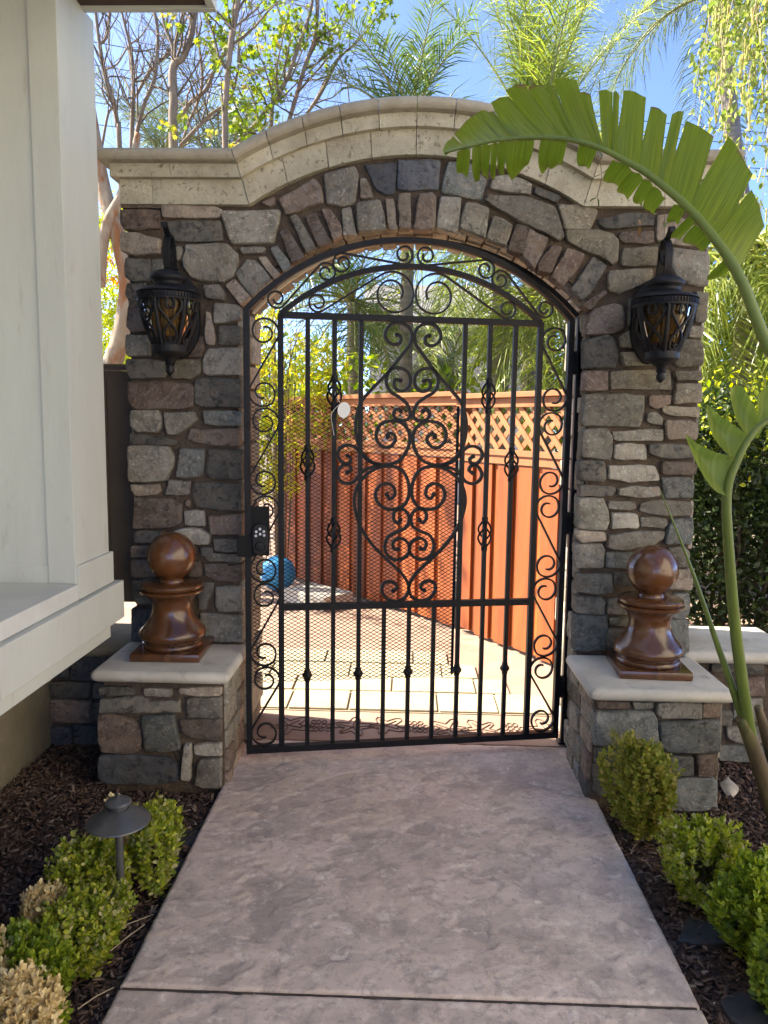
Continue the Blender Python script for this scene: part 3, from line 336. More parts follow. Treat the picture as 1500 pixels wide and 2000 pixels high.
D_TRUNK = {'L1': [[(-3.0382,8.2,4.2124,0.0274),(-3.0534,8.2,4.4635,0.0251),(-3.0906,8.2,4.7128,0.0251),(-3.1711,8.2,4.9809,0.0228),(-3.2173,8.2,5.2674,0.0194),(-3.2426,8.2,5.5111,0.016),(-3.255,8.2,5.8132,0.0137)],[(-3.2644,8.32,5.3233,0.0148),(-3.1841,8.32,5.4058,0.0148),(-3.1442,8.32,5.6317,0.0137),(-3.115,8.32,5.8765,0.0114)],[(-3.0011,8.44,4.2936,0.0251),(-2.9809,8.44,4.6377,0.0251),(-2.963,8.44,4.8936,0.0228),(-2.9668,8.44,5.1897,0.0206),(-2.9952,8.44,5.3997,0.016),(-3.0459,8.44,5.6086,0.0126),(-3.1052,8.44,5.8989,0.0103)],[(-3.0322,8.56,4.334,0.0251),(-2.9053,8.56,4.7915,0.0228),(-2.7843,8.56,5.0502,0.0217),(-2.7448,8.56,5.2854,0.0206),(-2.7274,8.56,5.5614,0.0183),(-2.7677,8.56,5.7933,0.0148),(-2.8083,8.56,6.0029,0.0114)],[(-3.3437,8.68,5.2311,0.0091),(-3.2138,8.68,5.2961,0.0091),(-3.0931,8.68,5.469,0.0091),(-2.9278,8.68,5.5978,0.008),(-2.8075,8.68,5.8116,0.0057)],[(-3.0668,8.8,4.9962,0.0171),(-2.907,8.8,5.2612,0.0183),(-2.7391,8.8,5.4148,0.0171),(-2.5951,8.8,5.5894,0.0148),(-2.4981,8.8,5.7846,0.0126),(-2.4014,8.8,6.0002,0.0103)],[(-3.5095,8.92,4.5001,0.016),(-3.4395,8.92,4.8186,0.0148),(-3.4007,8.92,4.9091,0.0137),(-3.3513,8.92,4.9542,0.0114)]],'L2': [[(-2.2307,7.4,3.9443,0.0433),(-2.222,7.4,4.395,0.0412),(-2.2203,7.4,4.6918,0.0371),(-2.1258,7.4,4.7839,0.0288),(-2.0541,7.4,4.949,0.0268),(-2.0114,7.4,5.1676,0.0247),(-1.9787,7.4,5.3845,0.0206)],[(-2.2563,7.52,4.7444,0.0227),(-2.2587,7.52,4.9314,0.0175),(-2.3253,7.52,5.0989,0.0144),(-2.3613,7.52,5.2839,0.0124)],[(-2.2457,7.64,4.3363,0.0227),(-2.12,7.64,4.4907,0.0206),(-1.9752,7.64,4.6059,0.0185),(-1.8703,7.64,4.8349,0.0144),(-1.7675,7.64,4.9486,0.0113)],[(-2.2752,7.76,4.1252,0.0206),(-2.0946,7.76,4.3033,0.0196),(-1.9679,7.76,4.4213,0.0175),(-1.8004,7.76,4.5388,0.0144),(-1.7156,7.76,4.7333,0.0103),(-1.6712,7.76,5.0802,0.0082)],[(-2.2774,7.88,4.2269,0.0144),(-2.2107,7.88,4.4071,0.0144),(-2.1233,7.88,4.5863,0.0144),(-2.0782,7.88,4.784,0.0144),(-2.0953,7.88,5.0392,0.0134),(-2.1335,7.88,5.2731,0.0113)]],'L3': [[(-1.6008,6.8,3.7086,0.0265),(-1.5962,6.8,4.1224,0.0246),(-1.5554,6.8,4.5471,0.0256),(-1.5209,6.8,4.7485,0.0246),(-1.4794,6.8,4.9651,0.0227),(-1.4603,6.8,5.0975,0.0189)],[(-1.5441,6.92,4.8067,0.0114),(-1.4521,6.92,4.8746,0.0095),(-1.3239,6.92,4.9759,0.0076)],[(-1.5364,7.04,4.569,0.0076),(-1.3316,7.04,4.4638,0.0066),(-1.1824,7.04,4.376,0.0057),(-1.0892,7.04,4.2527,0.0047)],[(-1.5622,7.16,4.6577,0.0095),(-1.5507,7.16,4.8878,0.0085),(-1.5019,7.16,5.0635,0.0076)]],'L4': [[(-1.3845,7.8,4.2403,0.0217),(-1.3104,7.8,4.5943,0.0217),(-1.2064,7.8,4.8086,0.0217),(-1.1237,7.8,5.0405,0.0195),(-1.001,7.8,5.366,0.0163),(-0.9708,7.8,5.5937,0.013)],[(-1.2574,7.92,4.3237,0.0217),(-1.1621,7.92,4.6229,0.0217),(-1.0573,7.92,4.9585,0.0206),(-0.9742,7.92,5.1737,0.0185),(-0.9437,7.92,5.4261,0.0152),(-0.9341,7.92,5.6573,0.0109)],[(-1.7833,8.04,4.2437,0.0239),(-1.5879,8.04,4.4276,0.0239),(-1.4366,8.04,4.6102,0.0195),(-1.3935,8.04,4.6708,0.013)],[(-1.1105,8.16,4.5347,0.0174),(-0.9376,8.16,4.7805,0.0195),(-0.8306,8.16,4.9838,0.0174),(-0.7454,8.16,5.1253,0.0141),(-0.5749,8.16,5.2659,0.0098),(-0.385,8.16,5.4856,0.0065)],[(-0.7563,8.28,5.1793,0.0076),(-0.6895,8.28,4.9741,0.0076),(-0.6549,8.28,4.7469,0.0065)],[(-1.0111,8.4,5.3787,0.0109),(-0.769,8.4,5.5022,0.0098),(-0.6171,8.4,5.7481,0.0076)],[(-1.4308,8.52,5.0549,0.0087),(-1.1598,8.52,5.055,0.0076),(-0.957,8.52,5.0762,0.0065),(-0.6652,8.52,5.1608,0.0054)],[(-1.4936,8.64,5.9573,0.0098),(-1.4263,8.64,5.7462,0.0098),(-1.3358,8.64,5.5338,0.0087)],[(-1.7218,8.76,5.935,0.0087),(-1.6308,8.76,5.7418,0.0087),(-1.6087,8.76,5.5477,0.0065)]]}

# ================================================================== SETTING
XC = 0.018
M_GROUND = mat('bare_soil', (.19,.155,.115), .95, (.13,.105,.08), 1.5, 8, .4, 12)
M_MULCH = mat('dark_mulch', (.085,.054,.042), .95, (.15,.10,.078), 22, 10, 1.0, 70, col3=(.012,.009,.008), scale3=9, lo3=.5, hi3=.6)
M_BOUNCE = mat('pale_bounce_concrete', (.50,.46,.40), .85, (.43,.395,.34), 1.2, 8, .15, 40)
def pathmat():
    """stamped, stained concrete; the stain follows the stamped relief (attribute 'stain'), with grit and pale specks"""
    m = bpy.data.materials.new('stamped_mauve_concrete'); m.use_nodes = True
    nt = m.node_tree; n = nt.nodes; L = nt.links.new; n.clear()
    out = n.new('ShaderNodeOutputMaterial'); p = n.new('ShaderNodeBsdfPrincipled'); L(p.outputs[0], out.inputs[0])
    p.inputs['Roughness'].default_value = .58; p.inputs['Specular IOR Level'].default_value = .3
    tc = n.new('ShaderNodeTexCoord'); at = n.new('ShaderNodeAttribute'); at.attribute_name = 'stain'
    def nz(s, d, dist=0.0, ro=.6):
        t = n.new('ShaderNodeTexNoise'); t.inputs['Scale'].default_value = s; t.inputs['Detail'].default_value = d; t.inputs['Distortion'].default_value = dist; t.inputs['Roughness'].default_value = ro
        L(tc.outputs['Object'], t.inputs['Vector']); return t.outputs['Fac']
    def rng(f, lo, hi, a=0.0, b=1.0):
        r = n.new('ShaderNodeMapRange'); r.inputs[1].default_value = lo; r.inputs[2].default_value = hi; r.inputs[3].default_value = a; r.inputs[4].default_value = b; L(f, r.inputs[0]); return r.outputs[0]
    def mix(f, x, y):
        q = n.new('ShaderNodeMix'); q.data_type = 'RGBA'; L(f, q.inputs['Factor'])
        for so_, v in ((q.inputs['A'], x), (q.inputs['B'], y)):
            if isinstance(v, tuple): so_.default_value = (*v, 1)
            else: L(v, so_)
        return q.outputs['Result']
    k = mix(rng(nz(1.4, 7, .3), .36, .64), (.715,.58,.495), (.57,.45,.355))
    k = mix(rng(nz(1.9, 9, .3, .72), .50, .62, 0, .75), k, (.43,.36,.315))
    k = mix(rng(at.outputs['Fac'], .15, 1.0, 0, .62), k, (.335,.28,.255))
    k = mix(rng(nz(9, 10, .5, .74), .50, .60, 0, .75), k, (.38,.31,.27))
    k = mix(rng(nz(15, 9, .3, .72), .54, .64, 0, .7), k, (.80,.69,.59))
    k = mix(rng(nz(48, 8, .3, .74), .52, .68, 0, .75), k, (.30,.245,.21))
    k = mix(rng(nz(170, 4), .60, .75, 0, .5), k, (.72,.66,.58))
    L(k, p.inputs['Base Color'])
    b2 = n.new('ShaderNodeBump'); b2.inputs['Strength'].default_value = .5; b2.inputs['Distance'].default_value = .006; L(nz(22, 10, .3, .65), b2.inputs['Height'])
    b3 = n.new('ShaderNodeBump'); b3.inputs['Strength'].default_value = .45; b3.inputs['Distance'].default_value = .0018; L(nz(130, 5), b3.inputs['Height']); L(b2.outputs[0], b3.inputs['Normal'])
    L(b3.outputs[0], p.inputs['Normal']); return m
M_PATH = pathmat()
M_PATIO = mat('stamped_red_concrete', (.36,.245,.185), .8, (.26,.17,.13), 2.4, 9, .3, 9, distort=.8)
M_PAVER = mat('cream_paver', (.43,.365,.255), .85, (.35,.295,.205), 5, 8, .3, 30, rand=.06)
M_GROUT = mat('paver_joint', (.31,.26,.185), .9)
g = MB(); g.add([(-90,-60,-.09),(90,-60,-.09),(90,150,-.09),(-90,150,-.09)], [(0,1,2,3)]); struct(g.build('ground', M_GROUND))
g = MB(); g.add([(-1.6,-30,-.03),(40,-30,-.03),(40,-1.6,-.03),(-1.6,-1.6,-.03)], [(0,1,2,3)]); struct(g.build('bounce_slab', M_BOUNCE))  # added pale slab, unseen behind the camera, bouncing sun onto the front
def undulating(name, x0, x1, y0, y1, m, step=.025, amp=.012, z=-.04, sd=0):
    nx = int((x1-x0)/step)+1; ny = int((y1-y0)/step)+1; v = []
    for j in range(ny):
        for i in range(nx):
            x = x0+(x1-x0)*i/(nx-1); y = y0+(y1-y0)*j/(ny-1)
            v.append((x, y, z + amp*noise.noise(Vector((x*5+sd, y*5, 0))) + amp*.8*noise.noise(Vector((x*22+sd, y*22, 3)))))
    f = [(j*nx+i, j*nx+i+1, (j+1)*nx+i+1, (j+1)*nx+i) for j in range(ny-1) for i in range(nx-1)]
    return struct(quick(name, v, f, m, smooth=True))
undulating('mulch_bed', -1.62, -.70, 1.0, 3.62, M_MULCH)
undulating('mulch_bed', .745, 2.6, 1.0, 3.9, M_MULCH, sd=9)
# path: two slabs with a rounded edge and an open joint
def sstep(a, b, x): x = min(1, max(0, (x-a)/(b-a))); return x*x*(3-2*x)
def slab(y0, y1, x0=-.718, x1=.763, step=.007, yfine=-9):
    """slab with a slate-stamped top: thin terraces with ragged edges"""
    nx = int((x1-x0)/step)+1; ny = int((y1-y0)/step)+1; v = []; st = []
    for j in range(ny):
        for i in range(nx):
            x = x0+(x1-x0)*i/(nx-1); y = y0+(y1-y0)*j/(ny-1); P = Vector((x*3.6+y*.8, y*5.0-x*1.0, 0))
            w = noise.noise(P*2.2+Vector((7, 3, 1)))*.34 + noise.noise(P*5+Vector((1, 8, 2)))*.20 + noise.noise(P*12)*.11
            a = noise.noise(P*1.15)+w; b = noise.noise(P*2.3+Vector((11, 4, 5)))+w*.9
            t1_, t2_ = sstep(.14, .20, a), sstep(.22, .28, b); t3_ = sstep(-.36, -.33, b)
            h = -.0024*t1_ - .0020*t2_ + .0018*(t3_-1) + .0012*noise.noise(P*9)
            e = min(x-x0, x1-x, y-y0, y1-y)
            if e < .005: h -= .005-math.sqrt(max(0, .005**2-(.005-e)**2))
            v.append((x, y, h)); st.append(min(1, .55*t1_+.5*t2_+.35*(1-t3_)))
    f = [(j*nx+i, j*nx+i+1, (j+1)*nx+i+1, (j+1)*nx+i) for j in range(ny-1) for i in range(nx-1)]
    ring = [i for i in range(nx)] + [j*nx+nx-1 for j in range(1, ny)] + [(ny-1)*nx+i for i in range(nx-2, -1, -1)] + [j*nx for j in range(ny-2, 0, -1)]
    k = len(v)
    for r in ring: v.append((v[r][0], v[r][1], -.10)); st.append(.6)
    f += [(ring[q], k+q, k+(q+1) % len(ring), ring[(q+1) % len(ring)]) for q in range(len(ring))]
    o = quick('path', v, f, M_PATH, smooth=True); at = o.data.attributes.new('stain', 'FLOAT', 'POINT'); at.data.foreach_set('value', st); return struct(o)
slab(1.787, 3.335); slab(.9, 1.776); struct(MB().box((-.718, -1.6, -.10), (.763, .885, 0)).build('path', M_PATH))
struct(MB().box((-.71, 1.76, -.10), (.755, 1.80, -.007)).build('path_joint', mat('joint_dirt', (.05,.038,.032), .95, (.09,.07,.06), 40)))
# patio behind the gate
patio = struct(MB().box((-4.2, 3.352, -.10), (3.2, 16, -.006)).build('patio', M_PATIO))
struct(MB().box((-.71, 3.30, -.10), (.74, 3.36, -.016)).build('threshold', M_MORTAR))
FA, FB, FC = Vector((1.25, 3.98, 0)), Vector((.36, 5.34, 0)), Vector((-1.15, 7.05, 0))
pr = random.Random(4)
patio_p = MB().add([(-4.0, 3.705, -.002), (.78, 3.705, -.002), (.12, 4.75, -.002), (-4.0, 4.75, -.002)], [(0,1,2,3)]).build('joint_bed', M_GROUT, patio)
y = 3.71
for row, h in enumerate((.27, .24, .25, .26)):
    xr_ = .76 - (y-3.7)*.63
    x = -3.9 + pr.uniform(0, .3)
    while x < xr_-.05:
        w = pr.choice((.31, .46, .54)); x2 = min(x+w, xr_)
        if xr_-x2 < .08: x2 = xr_
        z = pr.uniform(.006, .010)
        MB().box((x+.006, y+.006, -.001), (x2-.006, y+h-.006, z)).build('paver', M_PAVER, patio, bevel=.005)
        x = x2
    y += h
# vine-leaf relief pressed into the band behind the gate
M_GROOVE = mat('relief_groove', (.13,.078,.06), .9)
rel = MB(); gr = random.Random(3)
def groove(pts, w=.0034):
    pts = [Vector(p) for p in pts]
    for a, b in zip(pts[:-1], pts[1:]): rel.bar((a.x, a.y, -.0035), (b.x, b.y, -.0035), w, .004)
for k in range(9):
    cx = -.55+k*.155; cy = 3.52+gr.uniform(-.02, .02); rot = gr.uniform(0, 6.28)
    if k % 3 != 1:
        pts = []
        for i in range(31):
            th = i/30*2*math.pi; rr = .070*(1+.38*math.cos(5*th))*(1-.15*math.cos(th))
            pts.append((cx+rr*math.cos(th+rot)*1.0, cy+rr*1.2*math.sin(th+rot), 0))
        groove(pts)
        for i in range(5):
            th = i/5*2*math.pi+rot; groove([(cx, cy, 0), (cx+.075*math.cos(th), cy+.085*math.sin(th), 0)], .0025)
    else:
        for i in range(11):
            ox, oy = cx+(i % 4-1.5)*.027+gr.uniform(-.004, .004), cy+(i//4-1)*.045
            groove([(ox+.012*math.cos(t/8*6.283), oy+.021*math.sin(t/8*6.283), 0) for t in range(9)], .0025)
    if k < 8: groove([(cx+.06, cy-.02, 0), (cx+.09, cy+.015*(-1)**k, 0), (cx+.12, cy-.01, 0)])
rel.build('leaf_relief', M_GROOVE, patio)

# ================================================================== HOUSE (left)
house = thing('house', 'cream painted house corner with a deep window bay ledge beside the path', 'house', (-1.75, 1, 0))
def hp(b, name, m, **k):
    o = b.build(name, m, None, **k); o.parent = house; o.location = -house.location; return o
hp(MB().box((-7, -9, -.08), (-1.75, 3.84, 6.2)), 'wall', M_WHITE)
hp(MB().box((-1.76, -2, -.08), (-1.6, 3.55, .66)), 'foundation', M_STUCCO)
hp(MB().box((-1.76, -2.2, .66), (-1.14, 2.80, .835)), 'bay_floor', M_WHITE)
hp(MB().box((-1.70, -2.2, .69), (-1.085, 2.855, .836)), 'ledge', M_WHITE, bevel=.004)
hp(MB().box((-1.70, -2.2, .625), (-1.12, 2.80, .692)), 'lower_trim', M_WHITE, bevel=.003)
hp(MB().box((-1.70, -2.2, .838), (-1.108, 2.505, .893)), 'sill', M_SILL, bevel=.004)
hp(MB().box((-1.72, 2.51, .84), (-1.118, 2.80, 2.829)), 'post', M_WHITE, bevel=.003)
hp(MB().box((-1.21, 2.503, .894), (-1.1165, 2.56, 2.829)), 'corner_board', M_WHITE, bevel=.002)
hp(MB().box((-1.72, 2.507, .839), (-1.106, 2.812, .955)), 'base_block', M_WHITE, bevel=.003)
# eave over the bay
hp(MB().box((-1.76, -2.4, 2.830), (-.70, 2.70, 2.87)), 'soffit', M_SOFFIT)
hp(MB().box((-1.76, 2.70, 2.819), (-.665, 2.725, 3.12)), 'fascia', M_WHITE, bevel=.002)
hp(MB().box((-.69, -2.4, 2.820), (-.664, 2.698, 3.12)), 'fascia', M_WHITE, bevel=.002)
for yy in (2.1, 2.5): hp(MB().box((-1.70, yy-.02, 2.81), (-.74, yy+.02, 2.829)), 'rafter', M_WHITE)
rf = MB(); rf.add([(-7.4, -9.3, 6.2), (-1.7, -9.3, 6.2), (-1.7, 3.85, 6.2), (-7.4, 3.85, 6.2), (-4.5, -9.3, 7.3), (-4.5, 3.85, 7.3)], [(0,1,4), (2,3,5), (1,2,5,4), (3,0,4,5), (0,3,2,1)])
hp(rf, 'roof', M_SOFFIT)
hp(MB().add([(-1.78, -2.4, 3.5), (-.66, -2.4, 3.121), (-.66, 2.72, 3.121), (-1.78, 2.72, 3.5)], [(0,1,2,3)]), 'bay_roof', M_SOFFIT)
# added house, unseen at the right, bouncing sunlight onto the shaded front
M_BOUNCE_HOUSE = mat('warm_white_bounce_stucco', (.72,.66,.56), .9, (.66,.60,.50), 3, 6, .2, 60)
added_house = thing('bounce_house', 'added warm white stucco house out of view, bouncing sun towards the path', 'house', (4.6, -3, 0))
def nsp(b, name, m):
    o = b.build(name, m, added_house); o.location = -added_house.location
nsp(MB().box((4.6, -10, -.09), (10, 2.0, 5.6)), 'wall', M_BOUNCE_HOUSE)
nsp(MB().box((4.3, -10.4, 5.602), (10.3, 2.4, 5.8)), 'roof', M_SOFFIT)
for yy in (-6.5, -2.5):
    nsp(MB().box((4.56, yy-.6, 1.0), (4.598, yy+.6, 2.3)), 'bounce_window', M_LANT)
    nsp(MB().box((4.54, yy-.7, .92), (4.597, yy+.7, .998)), 'sill', M_WHITE)
# brown side panel between the house and the left pillar
sp = thing('side_fence', 'brown painted board panel closing the gap between house and left pillar', 'fence', (-1.45, 3.47, .59))
for i in range(3):
    x0 = -1.72+i*.175
    o = MB().box((x0, 3.46, .60), (x0+.172, 3.478, 1.67)).build('board', M_PANEL, sp, bevel=.002); o.location = -sp.location
o = MB().box((-1.73, 3.452, 1.672), (-1.19, 3.486, 1.70)).build('top_rail', M_PANEL, sp); o.location = -sp.location

# ================================================================== STONE GATEWAY
gw = thing('stone_gateway', 'arched gateway of mixed grey and brown field stones under a curved limestone cornice', 'gateway', (XC, 3.4, 0))
YF = 3.258; YB = 3.66; ARX = .7155; SPZ = 1.935; CRZ = 2.247
_h = CRZ-SPZ; AR = (ARX**2+_h**2)/(2*_h); ACZ = CRZ-AR
def arch_pt(t, off=0.0):       # t -1..1 along the opening's arch
    th = t*math.asin(ARX/AR); return (XC+(AR+off)*math.sin(th), ACZ+(AR+off)*math.cos(th))
CR, CCZ, CBZ = 1.272, 1.26, 2.334
def knee(off): return math.sqrt((CR+off)**2-(CBZ+off-CCZ)**2)
def cpt(s, off, half):
    if s <= -1: t = s+2; return (lerp(XC-half, XC-knee(off), t), CBZ+off)
    if s >= 1: t = s-1; return (lerp(XC+knee(off), XC+half, t), CBZ+off)
    th = s*math.asin(knee(off)/(CR+off)); return (XC+(CR+off)*math.sin(th), CCZ+(CR+off)*math.cos(th))
poly = [(XC-1.195, -.08), (XC-1.195, CBZ+.17)]
poly += [cpt(-1+i/12*2, .17, 1.195) for i in range(13)] + [(XC+1.195, CBZ+.17), (XC+1.195, -.08), (XC+ARX+.030, -.08)]
poly += [arch_pt(1-i/20*2, .030) for i in range(21)]
poly += [(XC-ARX-.030, -.08)]
# core as strips so that the opening stays open
core = MB()
def qprism(a, b, c_, d): core.prism([a, b, c_, d], YF, YB)
qprism((XC-1.195, -.08), (XC-ARX-.030, -.08), (XC-ARX-.030, SPZ), (XC-1.195, SPZ))
qprism((XC+ARX+.030, -.08), (XC+1.195, -.08), (XC+1.195, SPZ), (XC+ARX+.030, SPZ))
qprism((XC-1.195, SPZ), (XC-ARX-.030, SPZ), (XC-ARX-.030, CBZ+.17), (XC-1.195, CBZ+.17))
qprism((XC+ARX+.030, SPZ), (XC+1.195, SPZ), (XC+1.195, CBZ+.17), (XC+ARX+.030, CBZ+.17))
N = 24
for i in range(N):
    x0 = -ARX-.030+(2*ARX+.060)*i/N; x1 = -ARX-.030+(2*ARX+.060)*(i+1)/N
    zb = lambda x: ACZ+math.sqrt(max(0, (AR+.030)**2-x*x))
    zt = lambda x: (CCZ+math.sqrt((CR+.17)**2-x*x)) if abs(x) < knee(.17) else CBZ+.17
    qprism((XC+x0, zb(x0)), (XC+x1, zb(x1)), (XC+x1, zt(x1)), (XC+x0, zt(x0)))
o = core.build('mortar', M_MORTAR, gw); o.location = -gw.location
face_f = lambda u, w, h: (u, YF-h, w)
for typ, p in D_WALL: stone(p, typ, face_f, gw, rough=.005)
jr = random.Random(21); TY = 'ltgtltgl'
for sx in (-1, 1):        # stones in the two jambs (u = y)
    for p in courses(3.285, YB+.012, .0, SPZ-.01, jr, .07, .15, .14, .40):
        stone(p, jr.choice(TY), (lambda sx: lambda u, w, h: (XC+sx*(ARX+.030-h), u, w))(sx), gw, proud=jr.uniform(.012, .028))
    for p in courses(3.285, YB+.01, .0, CBZ-.01, jr, .08, .16, .18, .40):   # outer ends of the wall
        stone(p, jr.choice(TY), (lambda sx: lambda u, w, h: (XC+sx*(1.195+h), u, w))(sx), gw, proud=jr.uniform(.012, .025))
K = 22
for i in range(K):        # underside of the arch
    t0, t1 = -1+2*i/K, -1+2*(i+1)/K
    ua = t0*math.asin(ARX/AR)*AR; ub = t1*math.asin(ARX/AR)*AR
    p = [(ua+.005, 3.283), (ub-.005, 3.283+jr.uniform(-.004, .004)), (ub-.005, YB+jr.uniform(-.01, .02)), (ua+.005, YB+jr.uniform(-.01, .02))]
    stone(p, jr.choice(TY), lambda u, w, h: (XC+(AR+.030-h)*math.sin(u/AR), w, ACZ+(AR+.030-h)*math.cos(u/AR)), gw, proud=jr.uniform(.012, .026))
# cornice: three courses of cut stone, each piece its own part
def cornice(name, m, s0, s1, half, sec, gap=.0012, nsub=5):
    b = MB(); n = len(sec); v = []
    ln = 1.0; e = gap/.6
    a, z_ = s0+(e if s0 > -2 else 0), s1-(e if s1 < 2 else 0)
    for i in range(nsub+1):
        s = lerp(a, z_, i/nsub)
        for off, y in sec:
            x, z = cpt(s, off, half); v.append((x, y, z))
    f = [(i*n+j, i*n+(j+1) % n, (i+1)*n+(j+1) % n, (i+1)*n+j) for i in range(nsub) for j in range(n)]
    f += [tuple(range(n))[::-1], tuple(nsub*n+j for j in range(n))]
    o = b.add(v, f).build(name, m, gw, smooth=True, angle=35); o.location = -gw.location; return o
def breaks(fl, arc): return [(-2+f0, -2+f1) for f0, f1 in zip(fl[:-1], fl[1:])] + [(-1+2*i/arc, -1+2*(i+1)/arc) for i in range(arc)] + [(2-f1, 2-f0) for f0, f1 in zip(fl[:-1], fl[1:])]
cr = random.Random(2)
for s0, s1 in breaks([0, .26, 1], 8):
    d = cr.uniform(-.002, .003); cornice('frieze_stone', M_TRAV, s0, s1, 1.216, [(0, 3.222+d), (.098, 3.222+d), (.098, 3.675), (0, 3.675)])
for s0, s1 in breaks([0, .47, 1], 10):
    d = cr.uniform(-.002, .002); cornice('frieze_stone', M_TRAV, s0, s1, 1.244, [(.0975, 3.192+d), (.151, 3.192+d), (.151, 3.695), (.0975, 3.695)])
bull = [(.150, 3.19), (.151, 3.172), (.154, 3.160)] + [(.176-.024*math.cos(a), 3.168-.024*math.sin(a)) for a in [i/8*math.pi for i in range(1, 8)]] + [(.200, 3.168), (.203, 3.68), (.199, 3.735), (.176, 3.75), (.152, 3.735)]
for s0, s1 in breaks([0, 1], 10): cornice('cap_stone', M_CAP, s0, s1, 1.278, bull)

# ================================================================== PLINTHS
def cap_slab(x0, x1, y0, y1, z0, z1, name, m, parent):
    r = (z1-z0)/2; b = MB(); loops = []
    for i in range(9):
        a = -math.pi/2+math.pi*i/8; ins = r-r*math.cos(a); z = (z0+z1)/2+r*math.sin(a)
        cc = .018
        X0, X1, Y0, Y1 = x0+ins, x1-ins, y0+ins, y1
        loops.append([(X0, Y1, z), (X0, Y0+cc, z), (X0+cc*.3, Y0+cc*.3, z), (X0+cc, Y0, z), (X1-cc, Y0, z), (X1-cc*.3, Y0+cc*.3, z), (X1, Y0+cc, z), (X1, Y1, z)])
    n = 8; v = [p for l in loops for p in l]
    f = [(k*n+i, k*n+(i+1) % n, (k+1)*n+(i+1) % n, (k+1)*n+i) for k in range(8) for i in range(n)]
    f += [tuple(range(n))[::-1], tuple(8*n+i for i in range(n))]
    o = b.add(v, f).build(name, m, parent, smooth=True, angle=50); o.location = -parent.location; return o
def plinth(label, x0, x1, y0, data, inner, side_seed, z1=.476):
    t = thing('stone_plinth', label, 'plinth', ((x0+x1)/2, y0+.2, 0), group='stone plinths flanking the gate')
    o = MB().box((x0, y0+.018, -.1), (x1, 3.262, z1-.05)).build('mortar', M_MORTAR, t); o.location = -t.location
    for typ, p in data: stone([(a, b-.004) for a, b in p], typ, lambda u, w, h: (u, y0+.018-h, w), t, rough=.006)
    r_ = random.Random(side_seed)
    for sx, X in ((1, x1), (-1, x0)):
        for p in courses(y0+.03, 3.23, -.03, z1-.052, r_, .07, .13, .09, .26):
            stone(p, r_.choice('ggtsdlb'), (lambda sx, X: lambda u, w, h: (X+sx*(h-.012), u, w))(sx, X), t, proud=r_.uniform(.014, .03))
    cap_slab(x0-.035, x1+.035, y0-.04, 3.228, z1-.048, z1, 'cap', M_PCAP, t)
    return t
plinth('low stone plinth left of the gate, carrying the wooden finial beside the house', -1.19, -.712, 2.872, D_LB, 1, 31)
plinth('low stone plinth right of the gate, carrying the wooden finial behind a boxwood', .740, 1.222, 2.832, D_RB, -1, 32, .462)
def low_wall(label, x0, x1, y0, y1, z1, data, sd, xj=None):
    t = thing('low_stone_wall', label, 'wall', ((x0+x1)/2, (y0+y1)/2, 0))
    o = MB().box((x0, y0+.018, -.1), (x1, y1, z1-.05)).build('mortar', M_MORTAR, t); o.location = -t.location
    r_ = random.Random(sd)
    for typ, p in data: stone(p, typ, lambda u, w, h: (u, y0+.018-h, w), t)
    if not data:
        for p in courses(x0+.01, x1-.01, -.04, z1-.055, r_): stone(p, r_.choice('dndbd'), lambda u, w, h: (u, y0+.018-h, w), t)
    for p in courses(y0+.03, y1-.01, -.04, z1-.055, r_): stone(p, r_.choice('dndbd'), lambda u, w, h: (x1-.012+h, u, w), t)
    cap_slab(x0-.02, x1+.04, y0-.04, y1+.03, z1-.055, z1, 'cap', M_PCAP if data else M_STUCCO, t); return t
low_wall('low stone wall with weathered pale cap running right from the gateway', 1.23, 1.70, 3.27, 3.64, .485, D_RN, 41)
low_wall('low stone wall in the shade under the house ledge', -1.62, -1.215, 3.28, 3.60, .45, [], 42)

# ================================================================== FINIALS
def finial(label, x, y, z, rz):
    t = thing('wooden_finial', label, 'finial', (x, y, z), rz, 'wooden ball finials')
    MB().box((-.142, -.142, 0), (.142, .142, .034)).build('base_plate', M_WOOD, t, bevel=.010, smooth=True, angle=40)
    MB().lathe([(.118,.033),(.124,.036),(.127,.045),(.124,.054),(.117,.058),(.117,.062),(.126,.066),(.135,.076),(.138,.090),(.134,.104),(.122,.118),(.106,.136),(.093,.155),(.085,.175),(.082,.195),(.083,.212),(.088,.228),(.098,.243),(.112,.255),(.126,.262),(.131,.268),(.131,.274),(.122,.277),(.116,.279)], 48).build('pedestal', M_WOOD, t, smooth=True, angle=50)
    MB().lathe([(.110,.278),(.122,.280),(.127,.288),(.126,.297),(.118,.302),(.04,.306)], 48).build('disc', M_WOOD, t, smooth=True, angle=50)
    pr_ = [(.05,.303),(.052,.312),(.046,.318)]
    for i in range(15):
        a = -1.07+i/14*(math.pi/2+1.07); pr_.append((max(.0008, .101*math.cos(a)), .412+.102*math.sin(a)))
    MB().lathe(pr_, 48).build('ball', M_WOOD, t, smooth=True, angle=60)
finial('turned brown wooden ball finial on the left plinth near the house', -.972, 3.095, .4765, R(2))
finial('turned brown wooden ball finial on the right plinth near the banana plant', .999, 3.055, .4625, R(-3))
